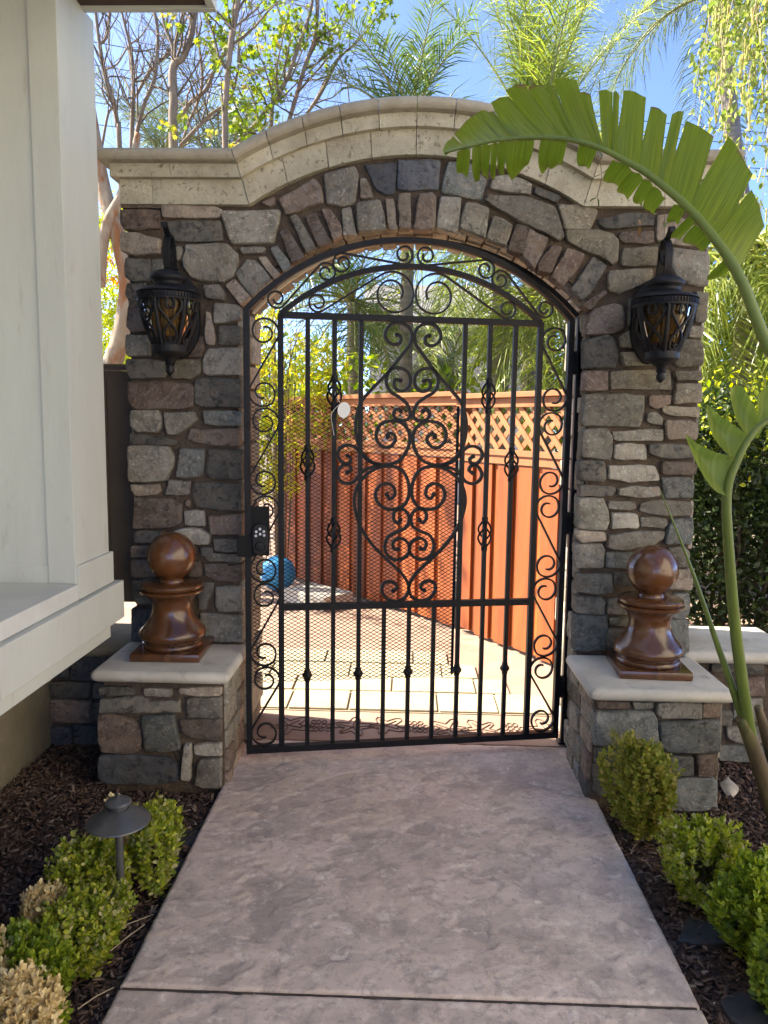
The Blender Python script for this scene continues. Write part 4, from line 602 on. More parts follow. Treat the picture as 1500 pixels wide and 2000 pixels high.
# ================================================================== GATE
UC = 0.699
gate = thing('iron_gate', 'black wrought iron arched gate standing ajar with scrolls, twisted baskets and mesh screen', 'gate', (-.667, 3.107, 0), math.atan2(.253, 1.38))
Yx = (0, 1, 0)
def rect(w, d): return [(-w/2, -d/2), (w/2, -d/2), (w/2, d/2), (-w/2, d/2)]
def gbar(name, u0, z0, u1, z1, w=.019, d=.019, y=0.0, parent=None, m=None):
    return MB().bar((u0, y, z0), (u1, y, z1), d, w, up=(0, 1, 0) if False else (1, 0, .001) if abs(u1-u0) < abs(z1-z0) else (0, 0, 1)).build(name, m or M_IRON, parent or gate, bevel=.0015)
def garc(name, zs, zc, u0, u1, w, d, y=0.0):
    h = zc-zs; hw = (u1-u0)/2; r = (hw*hw+h*h)/(2*h); cz = zc-r; A = math.asin(hw/r)
    pts = [((u0+u1)/2+r*math.sin(-A+2*A*i/36), y, cz+r*math.cos(-A+2*A*i/36)) for i in range(37)]
    return MB().sweep(pts, rect(w, d), fixed=Yx).build(name, M_IRON, gate, smooth=True, angle=30)
gbar('stile', .012, .036, .012, 1.900, .025, .028); gbar('stile', 1.386, .036, 1.386, 1.900, .025, .028)
garc('arch_bar', 1.896, 2.197, .011, 1.387, .023, .026)
gbar('inner_stile', .149, .06, .149, 1.885, .024, .024); gbar('inner_stile', 1.249, .06, 1.249, 1.885, .024, .024)
garc('inner_arch_bar', 1.884, 2.092, .149, 1.249, .021, .024)
gbar('top_rail', .150, 1.880, 1.248, 1.880, .026, .024); gbar('middle_rail', .150, .671, 1.248, .671, .028, .026)
gbar('bottom_rail', .0, .049, 1.398, .049, .028, .034)
bars = {}
for i, u in enumerate((.259, .369, .479, .919, .029+.999, 1.139)): bars[i] = gbar('bar', u, .684, u, 1.868)
lows = [gbar('bar', .149+.11*k, .062, .149+.11*k, .658, .018, .018) for k in range(1, 10)]
def basket(u, z, parent):
    b = MB()
    for k in range(4):
        pts = []
        for i in range(15):
            t = i/14; a = k*math.pi/2+t*math.pi*1.0; r = .0275*math.sin(math.pi*t)**.8+.004
            pts.append((u+r*math.cos(a+.5), r*math.sin(a+.5), z-.062+.124*t))
        b.tube(pts, .0046, 6)
    for s in (-1, 1): b.lathe([(.004, -.012), (.0145, -.01), (.0145, .008), (.009, .012)], 10, (u, 0, z+s*.064))
    b.build('basket', M_IRON, parent, smooth=True, angle=50)
for i, z in ((0, 1.281), (1, 1.571), (1, .977), (4, 1.571), (4, .977), (5, 1.279)): basket((.259, .369, .479, .919, 1.028, 1.139)[i], z, bars[i])
for k in (0, 2, 4, 6, 8):
    u = .149+.11*(k+1)
    MB().lathe([(.009, -.030), (.0135, -.024), (.0135, -.016), (.022, -.003), (.022, .003), (.0135, .016), (.0135, .024), (.009, .030)], 8, (u, 0, .369)).build('collar', M_IRON, lows[k], smooth=False)
def rot2(v, a): return Vector((v.x*math.cos(a)-v.y*math.sin(a), v.x*math.sin(a)+v.y*math.cos(a)))
def sscroll(c1, r1, c2, r2, hand, t1=1.38, t2=1.38, shrink=.62):
    c1, c2 = Vector(c1), Vector(c2); d = (c2-c1); D = d.length; d.normalize()
    al = math.asin(min(.99, (r1+r2)/D)); n = rot2(d, hand*(math.pi/2-al)); an = math.atan2(n.y, n.x); pts = []
    T1, T2 = t1*2*math.pi, t2*2*math.pi; K = 40
    f = lambda th, T: 1-shrink*max(0, (th-.45*2*math.pi)/(T-.45*2*math.pi))**.75 if th > .45*2*math.pi else 1
    for i in range(K): th = T1*(1-i/K); a = an+hand*th; pts.append(c1+Vector((math.cos(a), math.sin(a)))*r1*f(th, T1))
    p1 = c1+n*r1; p2 = c2-n*r2
    for i in range(6): pts.append(p1.lerp(p2, i/6))
    for i in range(K+1): th = T2*i/K; a = an+math.pi+hand*th; pts.append(c2+Vector((math.cos(a), math.sin(a)))*r2*f(th, T2))
    return pts
def scroll(pts, w=.0075, d=.013, y=0.0, name='scroll', parent=None):
    return MB().sweep([(p[0], y, p[1]) for p in pts], rect(w, d), fixed=Yx).build(name, M_IRON, parent or gate, smooth=True, angle=40)
# narrow side panels: five S scrolls in each
zs = [1.868, 1.508, 1.147, .777, .415, .064]
for a, b in zip(zs[1:], zs[:-1]):
    rr = .056
    scroll(sscroll((.085, b-rr-.004), rr, (.077, a+rr+.004), rr, 1))
    scroll(sscroll((2*UC-.085, b-rr-.004), rr, (2*UC-.077, a+rr+.004), rr, -1))
for s in (1, -1):
    mx = (lambda p: p) if s == 1 else (lambda p: (2*UC-p[0], p[1]))
    scroll(sscroll(mx((.135, 1.942)), .036, mx((.332, 2.055)), .037, -s))
    scroll(sscroll(mx((.399, 2.095)), .038, mx((.651, 2.137)), .037, s*1))
    scroll(sscroll(mx((.300, 1.933)), .036, mx((.607, 1.982)), .087, -s*1, 1.3, 1.42, .55))
# the heart-shaped centre, drawn as four mirrored bars
for cv in D_CENTRE:
    for s in (1, -1):
        P = [(p[0] if s == 1 else 2*.696-p[0], 0, p[1]) for p in cv]
        Q = spline(P, 7)
        o = scroll([(q.x, q.z) for q in Q], .0135, .016)
        e = Q[0], Q[-1]
        for q in e:
            MB().lathe([(.001, -.008), (.009, -.008), (.0105, 0), (.009, .008), (.001, .008)], 10).build('scroll_eye', M_IRON, o, smooth=True, angle=40, loc=(q.x, 0, q.z)).rotation_euler = (R(90), 0, 0)
# expanded metal screen fixed behind the bars
sc = MB(); dx, dz = .0285, .0168; u = .022
nz_ = int((1.527-.342)/dz)
for r in range(nz_+1):
    z = .342+r*dz
    for k in range(31):
        ua = u+k*dx
        for s in (1, -1):
            za = z if s == 1 else z
            sc.bar((ua, .024, z), (ua+dx/2, .024, z+s*dz/2), .0022, .0030, up=(0, 1, 0))
            sc.bar((ua+dx/2, .024, z+s*dz/2), (ua+dx, .024, z), .0022, .0030, up=(0, 1, 0))
stuff(sc.build('mesh_screen', M_SCREEN, gate))
gbar('screen_edge', .903, .342, .903, 1.527, .012, .008, .026)
# keypad lock
MB().box((.022, -.012, .895), (.101, .012, 1.10)).build('lock_plate', M_SCREEN, gate, bevel=.002)
MB().box((-.032, -.026, .893), (.030, -.020, .980)).build('latch_guard', M_SCREEN, gate, bevel=.002)
kp = MB(); pts = []
for i in range(24):
    a = i/24*2*math.pi; pts.append((.062+.033*math.copysign(abs(math.cos(a))**.75, math.cos(a)), .967+.064*math.copysign(abs(math.sin(a))**.7, math.sin(a))))
pad = kp.prism(pts, -.034, -.012).build('keypad', M_LANT, gate, bevel=.004)
M_BTN = mat('silver_button', (.55,.55,.56), .35, spec=.6)
for bx, bz in ((.062, 1.010), (.047, .999), (.077, 1.000), (.045, .982), (.0625, .989), (.0785, .984)):
    o = MB().lathe([(.0005, 0), (.0058, 0), (.0058, .003), (.004, .0045), (.0005, .0045)], 14).build('button', M_BTN, pad, smooth=True, angle=40, loc=(bx, -.034, bz)); o.rotation_euler = (R(90), 0, 0)
o = MB().lathe([(.0005, 0), (.020, 0), (.021, .004), (.017, .010), (.0005, .012)], 24).build('thumb_turn', M_LANT, pad, smooth=True, angle=40, loc=(.062, -.034, .938)); o.rotation_euler = (R(90), 0, 0)
# hinges
for z in (.27, 1.02, 1.72):
    MB().lathe([(.012, -.05), (.0165, -.045), (.0165, .045), (.012, .05)], 14, (1.418, .004, z)).box((1.39, -.012, z-.035), (1.42, .016, z+.035)).build('hinge', M_IRON, gate, smooth=True, angle=40)
# fixed iron frame in the opening
fr = thing('gate_frame', 'fixed black iron frame lining the stone arch, its post carrying the hinges', 'gate frame', (.742, 3.385, 0))
def fpart(b, name, **k):
    o = b.build(name, M_IRON, fr, **k); o.location = -fr.location
fpart(MB().box((.728, 3.37, 0), (.756, 3.40, 1.915)), 'post', bevel=.002); o = MB().box((-.712, 3.37, 0), (-.698, 3.395, 1.92)).build('left_frame_edge', M_IRON, fr); o.location = -fr.location
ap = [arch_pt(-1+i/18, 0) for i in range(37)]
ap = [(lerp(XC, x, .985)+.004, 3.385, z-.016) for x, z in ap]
fpart(MB().sweep(ap[16:], rect(.020, .025), fixed=Yx), 'arch_bar', smooth=True, angle=30)
M_LIT_FRAME = mat('bounce_lit_frame', (.55,.47,.33), .6)  # cream colour paints bounced light on the underside of the black iron frame
o = MB().sweep(ap[:17], rect(.010, .020), fixed=Yx).build('left_frame_edge', M_LIT_FRAME, fr, smooth=True, angle=30); o.location = -fr.location
fpart(MB().box((.715, 3.355, .0), (.775, 3.415, .008)), 'foot_plate')
for z in (.99, 1.66): fpart(MB().box((.755, 3.375, z-.018), (.80, 3.395, z+.018)), 'wall_bracket')
sp_ = []
for i in range(140): a = i/140*2*math.pi*17; sp_.append((.690+.006*math.cos(a), 3.405+.006*math.sin(a), .985+.13*i/140))
fpart(MB().tube(sp_, .0017, 5), 'closer_spring', smooth=True)
fpart(MB().tube([(.690, 3.405, .80), (.690, 3.405, .985)], .004, 8), 'closer_rod', smooth=True)
# paper tag
M_PAPER = mat('white_card', (.75,.73,.66), .7)
tg = thing('round_tag', 'round off-white card tag tied by string to a gate basket', 'tag', (-.262, 3.150, 1.502), gate.rotation_euler.z)
o = MB().lathe([(.0005, -.0008), (.0255, -.0008), (.0262, 0), (.0255, .0008), (.0005, .0008)], 28).build('card', M_PAPER, tg, smooth=True, angle=40); o.rotation_euler = (R(84), R(12), 0); o.scale = (1, 1.25, 1)
MB().tube(spline([(-.012, .002, .024), (-.026, .0, .045), (-.036, .012, .065), (-.03, .03, .08)]), .0011, 5).tube(spline([(-.012, .002, .024), (-.03, -.004, .012), (-.052, -.004, -.02), (-.048, -.004, -.06), (-.04, -.003, -.105)]), .0011, 5).build('string', M_PAPER, tg, smooth=True)

# ================================================================== LANTERNS
def glassmat():
    m = bpy.data.materials.new('amber_glass'); m.use_nodes = True; b = m.node_tree.nodes['Principled BSDF']
    b.inputs['Base Color'].default_value = (.24, .13, .04, 1); b.inputs['Roughness'].default_value = .08
    b.inputs['Transmission Weight'].default_value = .75; b.inputs['IOR'].default_value = 1.25; return m
M_AMBER = glassmat(); M_BULB = mat('candle_sleeve', (.55,.50,.40), .5)
def lantern(label, x, zoff):
    t = thing('wall_lantern', label, 'lantern', (x, 3.236, 1.90+zoff), 0, 'wall lanterns on the gateway pillars')
    ya = -.186
    zz = lambda z: z-1.90
    prof = lambda z: .112 - .052*max(0, (1.935-z)/.19)**1.75
    pl_ = [(0, .150), (.022, .146), (.035, .128), (.052, .112), (.070, .090), (.078, .06), (.078, -.07), (.068, -.115), (.045, -.155), (.02, -.185), (0, -.19)]
    pl_ = pl_ + [(-a, b) for a, b in pl_[-2:0:-1]]
    MB().prism(pl_, -.030, 0).build('backplate', M_LANT, t, bevel=.006, smooth=True, angle=40)
    MB().sweep([tuple(p) for p in spline([(0, -.02, .06), (0, -.06, .115), (0, -.095, .15), (0, -.115, .20), (0, -.125, .245), (0, -.155, .272), (0, -.190, .255), (0, -.205, .21), (0, -.20, .165), (0, ya, .135)], 5)], rect(.010, .026), fixed=(1, 0, 0)).build('arm', M_LANT, t, smooth=True, angle=45)
    MB().sweep([tuple(p) for p in spline([(0, -.155, .270), (0, -.185, .278), (0, -.205, .292), (0, -.218, .305), (0, -.232, .302), (0, -.232, .288)], 5)], rect(.009, .020), fixed=(1, 0, 0)).build('curl', M_LANT, t, smooth=True, angle=45)
    MB().sweep([tuple(p) for p in spline([(0, -.125, .24), (0, -.14, .20), (0, -.165, .18), (0, -.178, .20), (0, -.165, .215)], 5)], rect(.007, .018), fixed=(1, 0, 0)).build('curl', M_LANT, t, smooth=True, angle=45)
    c = (0, ya, 0)
    MB().lathe([(.012, .140), (.030, .136), (.050, .128), (.064, .117), (.070, .106), (.068, .098), (.058, .092), (.055, .084), (.060, .074), (.078, .066), (.104, .060), (.122, .052), (.126, .046), (.115, .040)], 48, c).build('roof', M_LANT, t, smooth=True, angle=50)
    rim = MB().lathe([(.112, .038), (.119, .041), (.1195, .024), (.121, .021), (.119, .014), (.108, .012)], 48, c)
    for k in range(60):
        a = k/60*2*math.pi; rim.box((-.0022, -.003, .024), (.0022, .004, .040), Matrix.Translation((c[0]+.1205*math.cos(a), c[1]+.1205*math.sin(a), 0)) @ Matrix.Rotation(a+math.pi/2, 4, 'Z'))
    rim.build('rim', M_LANT, t, smooth=True, angle=40)
    S = lambda th, z, k=0.0: (c[0]+(prof(z)+k)*math.cos(th), c[1]+(prof(z)+k)*math.sin(th), zz(z))
    for k in range(6):
        th = k/6*2*math.pi + R(20); b = MB()
        P = [S(th, 1.925-.19*i/10) for i in range(11)]
        b.tube(P, .0085, 6); b.build('rib', M_LANT, t, smooth=True, angle=60)
    cage = MB(); half = math.pi/6
    for k in range(6):
        t0 = k/6*2*math.pi + R(20)+half
        for s in (-1, 1):
            cv = [(.18, 1.893), (.30, 1.882), (.30, 1.900), (.12, 1.915), (.10, 1.90)]   # heart lobe eye
            path = [(.05, 1.884), (.22, 1.880), (.28, 1.898), (.18, 1.915), (.5, 1.921), (.80, 1.905), (.80, 1.880), (.55, 1.858), (.15, 1.833), (-.25, 1.812), (-.55, 1.792), (-.62, 1.770), (-.40, 1.752), (-.1, 1.752), (-.05, 1.765), (-.25, 1.770)]
            P = [S(t0+s*u*half*.95, z, .001) for u, z in path]
            cage.tube(spline(P, 4), .0058, 5)
    cage.build('scroll_cage', M_LANT, t, smooth=True, angle=60)
    MB().lathe([(.103, .020)] + [(prof(1.92-.18*i/10)-.013, zz(1.92-.18*i/10)) for i in range(11)], 40, c).build('glass', M_AMBER, t, smooth=True, angle=80)
    for k in range(3):
        a = k*2.094+.4; MB().lathe([(.008, -.12), (.008, -.03), (.004, -.028), (.011, -.012), (.009, .004), (.002, .018)], 12, (c[0]+.026*math.cos(a), c[1]+.026*math.sin(a), 0)).build('bulb', M_BULB, t, smooth=True, angle=50)
    MB().lathe([(.050, -.150), (.064, -.152), (.066, -.160), (.064, -.168), (.066, -.176), (.062, -.186), (.048, -.194), (.030, -.203), (.020, -.212), (.016, -.222), (.020, -.228), (.016, -.233), (.014, -.238), (.0175, -.248), (.016, -.258), (.009, -.268), (.001, -.274)], 36, c).build('bottom_finial', M_LANT, t, smooth=True, angle=50)
lantern('black scrolled wall lantern with amber glass on the left pillar', -.950, 0)
lantern('black scrolled wall lantern with amber glass on the right pillar under the big leaf', .988, -.006)

# ================================================================== PATH LIGHT
M_BRONZE = mat('weathered_bronze', (.105,.105,.10), .38, (.075,.075,.075), 14, 6, .04, 60, metal=.3)
plt = thing('path_light', 'dark bronze mushroom path light standing among the left boxwoods', 'path light', (-.816, 2.057, -.03))
MB().tube([(0, 0, 0), (0, 0, .35)], .0115, 12).build('post', M_BRONZE, plt, smooth=True, angle=50)
MB().lathe([(.012, .362), (.030, .366), (.034, .364), (.088, .330), (.0895, .326), (.087, .325), (.03, .352), (.012, .352)], 48).build('shade', M_BRONZE, plt, smooth=True, angle=30)
MB().lathe([(.026, .364), (.027, .374), (.036, .378), (.0375, .384), (.034, .389), (.006, .398), (.003, .40), (.003, .412), (.001, .414)], 36).build('knob', M_BRONZE, plt, smooth=True, angle=30)

# ================================================================== WOODEN FENCE
M_BOARD = mat('stained_redwood', (.36,.092,.020), .6, (.22,.052,.013), 4, 9, .15, 30, rand=.42, stretch=(3, 3, .35), lo=.3, hi=.7, distort=.8, col3=(.10,.03,.010), scale3=5, lo3=.64, hi3=.70)
M_LATT = mat('light_redwood', (.37,.15,.062), .7, (.29,.112,.047), 6, 6, .1, 40, rand=.10, stretch=(2, 2, .5))
def fence(label, A, B, zt, zb=.02):
    d = (B-A); L = d.length; d.normalize(); nrm = Vector((-d.y, d.x, 0))
    t = thing('lattice_fence', label, 'fence', A, math.atan2(d.y, d.x), 'redwood fence panels')
    fr_ = random.Random(L)
    # local x along the fence; the viewer's side is local +y
    s = .0
    while s < L-.02:
        w = fr_.uniform(.138, .150); e = min(s+w, L)
        MB().box((s, 0, zb+fr_.uniform(-.01, .01)), (e, .019, zt-.46)).build('board', M_BOARD, t, bevel=.002)
        if s+.205 < L: MB().box((s+w-.02, -.021, zb), (s+.225, -.002, zt-.46)).build('board', M_BOARD, t)
        s += .205
    MB().box((0, -.045, zt-.455), (L, .030, zt-.365)).build('middle_rail', M_LATT, t, bevel=.003)
    MB().box((0, .030, zt-.40), (L, .042, zt-.362)).build('trim_rail', M_LATT, t, bevel=.002)
    MB().box((0, -.035, zt-.095), (L, .028, zt-.036)).build('upper_rail', M_LATT, t, bevel=.003)
    MB().box((-.02, -.065, zt-.034), (L+.02, .058, zt)).build('cap_rail', M_LATT, t, bevel=.004)
    h = .27; z0 = zt-.365; s = -h+.05
    while s < L-.02:
        for k, yy in ((1, .004), (-1, -.007)):
            a, b = (s, s+h) if k == 1 else (s+h, s)
            za, zb_ = z0, z0+h
            if a < 0: za = z0+(0-a)/(b-a)*h; a2 = 0
            else: a2 = a
            p, q = [a, z0], [b, z0+h]
            for e_ in (p, q):
                if e_[0] < 0 or e_[0] > L:
                    x_ = min(max(e_[0], 0), L); e_[1] = z0+(x_-a)/(b-a)*h; e_[0] = x_
            if abs(p[0]-q[0]) > .03: MB().bar((p[0], yy, p[1]), (q[0], yy, q[1]), .036, .009, up=Yx).build('lattice_slat', M_LATT, t)
        s += .118
    MB().box((L-.045, -.11, -.05), (L+.045, -.047, zt-.036)).build('post', M_BOARD, t, bevel=.003)
fence('sunlit orange redwood fence panel with lattice top, right behind the gate', FA, FB, 1.655)
fence('shaded redwood fence panel with lattice top, farther back on the left', FB, FC, 1.675)

# ================================================================== SMALL THINGS ON THE PATIO
M_BLUE = mat('blue_rubber', (.05,.36,.70), .45, (.035,.28,.60), 4)
bl = MB(); pr_ = [(max(.0008, math.sin(math.pi*i/24)*.152), -.150*math.cos(math.pi*i/24)) for i in range(25)]
b_ = bl.lathe(pr_, 40).build('blue_ball', M_BLUE, None, smooth=True); b_.location = (-1.10, 6.45, .148); tag(b_, 'bright blue ball lying on the patio behind the gate lock', 'ball')
for k in range(3):
    q = [( .1535*math.cos(a)*math.cos(R(k*60)), .1535*math.cos(a)*math.sin(R(k*60)), .1515*math.sin(a)) for a in [i/40*2*math.pi for i in range(41)]]
    MB().tube(q, .002, 5).build('seam', M_BLUE, b_, smooth=True)
M_CONC = mat('pale_concrete', (.52,.49,.42), .9, (.42,.39,.33), 8, 8, .3, 50)
o = MB().box((-.25, -.16, 0), (.25, .16, .11)).build('concrete_block', M_CONC, None, bevel=.012); o.location = (-.70, 6.02, -.005); o.rotation_euler = (0, 0, R(-42)); tag(o, 'pale rectangular concrete block lying at the foot of the fence', 'concrete block')
# far neighbour
M_SID = mat('grey_siding', (.52,.50,.50), .8, (.46,.44,.44), 3, rand=.03); M_ROOF = mat('grey_shingle', (.20,.19,.19), .9, (.15,.14,.14), 20)
nb = thing('neighbour_house', 'pale house with horizontal siding seen through the gate above the fence', 'house', (0.0304, 14.0, 0))
def npart(b, name, m, **k):
    o = b.build(name, m, nb, **k); o.location = -nb.location; return o
for i in range(26):
    z = .4+i*.105; npart(MB().box((-.70, 14, z), (2.6, 14.02, z+.100)), 'siding_board', M_SID)
npart(MB().box((-.70, 14.021, 0), (2.6, 18, 3.13)), 'wall', M_SID)
npart(MB().add([(-.9, 13.6, 3.13), (3.0, 13.6, 3.13), (3.0, 16.2, 4.3), (-.9, 16.2, 4.3), (-.9, 13.6, 3.05), (3.0, 13.6, 3.05), (3.0, 16.2, 4.2), (-.9, 16.2, 4.2)], [(0,1,2,3),(4,7,6,5),(0,4,5,1),(1,5,6,2),(2,6,7,3),(3,7,4,0)]), 'roof', M_ROOF)
npart(MB().bar((0.9221, 13.0, 2.5046), (1.417, 13.0, 3.1398), .16, .14, up=Yx), 'gable_board', M_WHITE)
# ================================================================== PLANTS
LEAF_OVAL = (np.array([(0,0,0),(.28,.45,.05),(.16,.8,.02),(0,1,-.06),(-.16,.8,.02),(-.28,.45,.05),(0,.5,-.03)]), [(0,1,6),(1,2,6),(2,3,6),(3,4,6),(4,5,6),(5,0,6)])
LEAF_LONG = (np.array([(0,0,0),(.11,.4,.03),(0,1,-.10),(-.11,.4,.03)]), [(0,1,2),(0,2,3)])
LEAF_BOX = (np.array([(0,0,0),(.30,.42,.10),(.22,.85,.12),(0,1,.02),(-.22,.85,.12),(-.30,.42,.10),(0,.55,-.02)]), [(0,1,6),(1,2,3,6),(6,3,4,5),(5,0,6)])
LEAF_STAR = (np.array([(0,0,0),(.22,.30,0),(.62,.35,-.08),(.26,.52,0),(.36,.85,-.06),(.09,.66,0),(0,1.05,-.1),(-.09,.66,0),(-.36,.85,-.06),(-.26,.52,0),(-.62,.35,-.08),(-.22,.30,0)]), [(0,1,5,7,11),(1,2,3),(3,4,5),(5,6,7),(7,8,9),(9,10,11),(1,3,5),(7,9,11)])
def scatter(name, pos, dirs, size, tmpl, m, parent=None, seed=0, roll=1.0):
    """leaves: one small leaf mesh at every position, pointing along dirs"""
    g = np.random.default_rng(seed); T, F = tmpl; N = len(pos)
    pos = np.asarray(pos, float); d = np.asarray(dirs, float); d /= np.linalg.norm(d, axis=1, keepdims=True)+1e-9
    r = g.normal(size=(N, 3))*roll + np.array([0, 0, 1.0]); x = np.cross(d, r); x /= np.linalg.norm(x, axis=1, keepdims=True)+1e-9
    z = np.cross(x, d); s = np.asarray(size).reshape(-1, 1, 1)*np.ones((N, 1, 1))
    V = (T[None, :, 0:1]*x[:, None, :] + T[None, :, 1:2]*d[:, None, :] + T[None, :, 2:3]*z[:, None, :])*s + pos[:, None, :]
    k = len(T); me = bpy.data.meshes.new(name)
    V = V.reshape(-1, 3); nf = len(F); lens = [len(f) for f in F]; flat = np.concatenate([np.array(f) for f in F])
    loops = (flat[None, :] + (np.arange(N)*k)[:, None]).reshape(-1)
    starts = np.concatenate([[0], np.cumsum(lens)[:-1]]); starts = (starts[None, :] + (np.arange(N)*sum(lens))[:, None]).reshape(-1)
    me.vertices.add(len(V)); me.vertices.foreach_set('co', V.astype(np.float32).reshape(-1))
    me.loops.add(len(loops)); me.loops.foreach_set('vertex_index', loops.astype(np.int32))
    me.polygons.add(N*nf); me.polygons.foreach_set('loop_start', starts.astype(np.int32)); me.polygons.foreach_set('loop_total', np.tile(lens, N).astype(np.int32))
    me.update(calc_edges=True); me.materials.append(m)
    o = bpy.data.objects.new(name, me); COL.objects.link(o)
    if parent: o.parent = parent
    return o
G_ = np.random.default_rng(11)
M_TWIG = mat('grey_brown_twig', (.16,.12,.085), .9, (.10,.075,.055), 20)
M_BARK = mat('pale_grey_bark', (.27,.215,.165), .9, (.17,.13,.10), 7, 8, .5, 30, stretch=(2, 2, .6), col3=(.33,.17,.09), scale3=3, lo3=.6, hi3=.75)
M_BARK2 = mat('cream_bark', (.40,.335,.26), .85, (.22,.165,.12), 5, 10, .5, 18, col3=(.26,.115,.05), scale3=3.5, lo3=.52, hi3=.62, distort=1.0, stretch=(1.5,1.5,.7))
M_PALMTRUNK = mat('palm_trunk', (.30,.26,.22), .9, (.18,.15,.12), 6, 8, .6, 14, stretch=(1, 1, 4))
M_BOX = [leafmat('boxwood_leaf', [(.14,.20,.022),(.27,.33,.035),(.46,.46,.06),(.18,.25,.025),(.58,.50,.26)], .3, .38, .4),
         leafmat('boxwood_leaf_olive', [(.15,.19,.025),(.30,.29,.045),(.44,.34,.09),(.19,.23,.03),(.33,.34,.05)], .3, .4, .4),
         leafmat('boxwood_leaf_green', [(.10,.165,.02),(.20,.28,.03),(.37,.42,.05),(.14,.21,.022)], .3, .38, .4),
         leafmat('boxwood_leaf_dry', [(.70,.56,.28),(.80,.69,.42),(.58,.44,.20),(.76,.62,.34)], .2, .7, .2)]
def boxwood(label, c, rx, h, kind, seed, n=420, dry=0.0, squash=1.0, leaf=.0195):
    g = np.random.default_rng(seed)
    t = thing('boxwood', label, 'shrub', (c[0], c[1], -.035), 0, 'boxwood shrubs edging the path')
    pos = []; dr = []; sz = []; tw = MB()
    lob = g.normal(size=(7, 3)); lob /= np.linalg.norm(lob, axis=1, keepdims=True); lob[:, 2] = np.abs(lob[:, 2])*.7
    lw = g.uniform(.15, .60, 7); n = int(n*.55)
    for i in range(n):
        v = g.normal(size=3); v /= np.linalg.norm(v)
        if v[2] < -.75: v[2] = -v[2]
        k = .70 + sum(lw[j]*max(0, float(v@lob[j]))**6 for j in range(7)) + g.normal()*.10
        tip = np.array([v[0]*rx*k, v[1]*rx*k*squash, h*.52 + v[2]*h*.52*k])
        if tip[2] < .02: tip[2] = .02+g.uniform(0, .03)
        base = np.array([v[0]*rx*.25, v[1]*rx*.25*squash, h*.25 + v[2]*h*.2])
        ax = tip-base; ln = np.linalg.norm(ax); ax /= ln
        ax2 = ax*.6+np.array([0, 0, .55])+g.normal(size=3)*.18; ax2 /= np.linalg.norm(ax2)
        L = g.uniform(.05, .085)
        if i % 5 == 0: tw.tube([base, base+(tip-base)*.6+(0, 0, -.01), tip], [.0028, .002, .001], 4)
        m_ = 7
        for q in range(m_):
            p = tip - ax2*L*(1-q/(m_-1)); a0 = q*1.57+i
            o1 = np.cross(ax2, [.3, .2, 1.0]); o1 /= np.linalg.norm(o1)+1e-6; o2 = np.cross(ax2, o1)
            for s in (0, math.pi):
                d = (o1*math.cos(a0+s)+o2*math.sin(a0+s))*(1.0-.55*q/m_) + ax2*(.45+.6*q/m_) + g.normal(size=3)*.14
                pos.append(p); dr.append(d); sz.append(leaf*g.uniform(.75, 1.25)*(1-.25*(q == m_-1)))
    scatter('foliage', pos, dr, sz, LEAF_BOX, M_BOX[kind], t, seed)
    tw.tube([(0, 0, -.01), (.004, .003, h*.3)], [.010, .006], 6).build('stem', M_TWIG, t)
    return t
BX = [ # x, y, radius, height, kind
 ('slim green boxwood directly behind the path light post', -.775, 2.23, .075, .30, 0, 460),
 ('bright green boxwood just left of the path light', -.91, 2.10, .100, .26, 0, 520),
 ('yellow green boxwood spreading in front of the path light post', -.865, 1.90, .115, .215, 0, 640),
 ('light green boxwood third from the plinth on the left bed', -.93, 1.74, .115, .20, 2, 560),
 ('small green boxwood beside the dried tan clump', -.83, 1.60, .06, .12, 2, 240)]
for i, (lb, x, y_, r_, h_, k_, n_) in enumerate(BX): boxwood(lb, (x, y_), r_, h_, k_, 100+i, n_)
for i, (lb, x, y_, r_, h_, k_, n_) in enumerate([
 ('yellowish olive boxwood against the front of the right plinth', .868, 2.62, .118, .37, 1, 760),
 ('green boxwood second from the right plinth', .955, 2.28, .125, .27, 0, 640),
 ('broad green boxwood third from the right plinth', 1.02, 2.02, .140, .29, 2, 820),
 ('dark green boxwood nearest the viewer at the right path edge', 1.00, 1.775, .115, .24, 2, 620)]):
    boxwood(lb, (x, y_), r_, h_, k_, 120+i, n_)
for i, (lb, x, y_, r_, h_, n_) in enumerate([
 ('dried tan boxwood clump at the bottom left corner nearest the path', -.875, 1.60, .110, .20, 640),
 ('dried tan boxwood clump cut by the left edge', -1.02, 1.70, .085, .21, 380),
 ('small bleached dry sprig behind the path light', -.90, 2.27, .055, .30, 110),
 ('pale dry boxwood tuft at the house side of the bed', -1.00, 1.95, .075, .20, 170)]):
    boxwood(lb, (x, y_), r_, h_, 3, 140+i, n_)
# mulch chips, twigs, loose stones
M_CHIP = leafmat('mulch_chip', [(.06,.036,.027),(.12,.072,.052),(.19,.125,.09),(.035,.023,.018),(.09,.055,.041),(.30,.22,.165)], 0, .9, .2)
def chips(x0, x1, y0, y1, n, seed):
    g = np.random.default_rng(seed); X = g.uniform(x0, x1, n); Yv = g.uniform(y0, y1, n)
    Zv = np.array([-.04+.012*noise.noise(Vector((x*5+(9 if x > 0 else 0), y*5, 0))) for x, y in zip(X, Yv)])+g.uniform(.002, .014, n)
    T = (np.array([(-.16,0,0),(.16,0,.05),(.12,1,.03),(-.13,.95,-.02),(-.16,0,-.13),(.16,0,-.1),(.12,1,-.1),(-.13,.95,-.12)]), [(0,1,2,3),(7,6,5,4),(0,4,5,1),(1,5,6,2),(2,6,7,3),(3,7,4,0)])
    d = g.normal(size=(n, 3)); d[:, 2] *= .28
    return stuff(scatter('mulch_chips', np.stack([X, Yv, Zv], 1), d, g.uniform(.008, .034, n), T, M_CHIP, None, seed, .5))
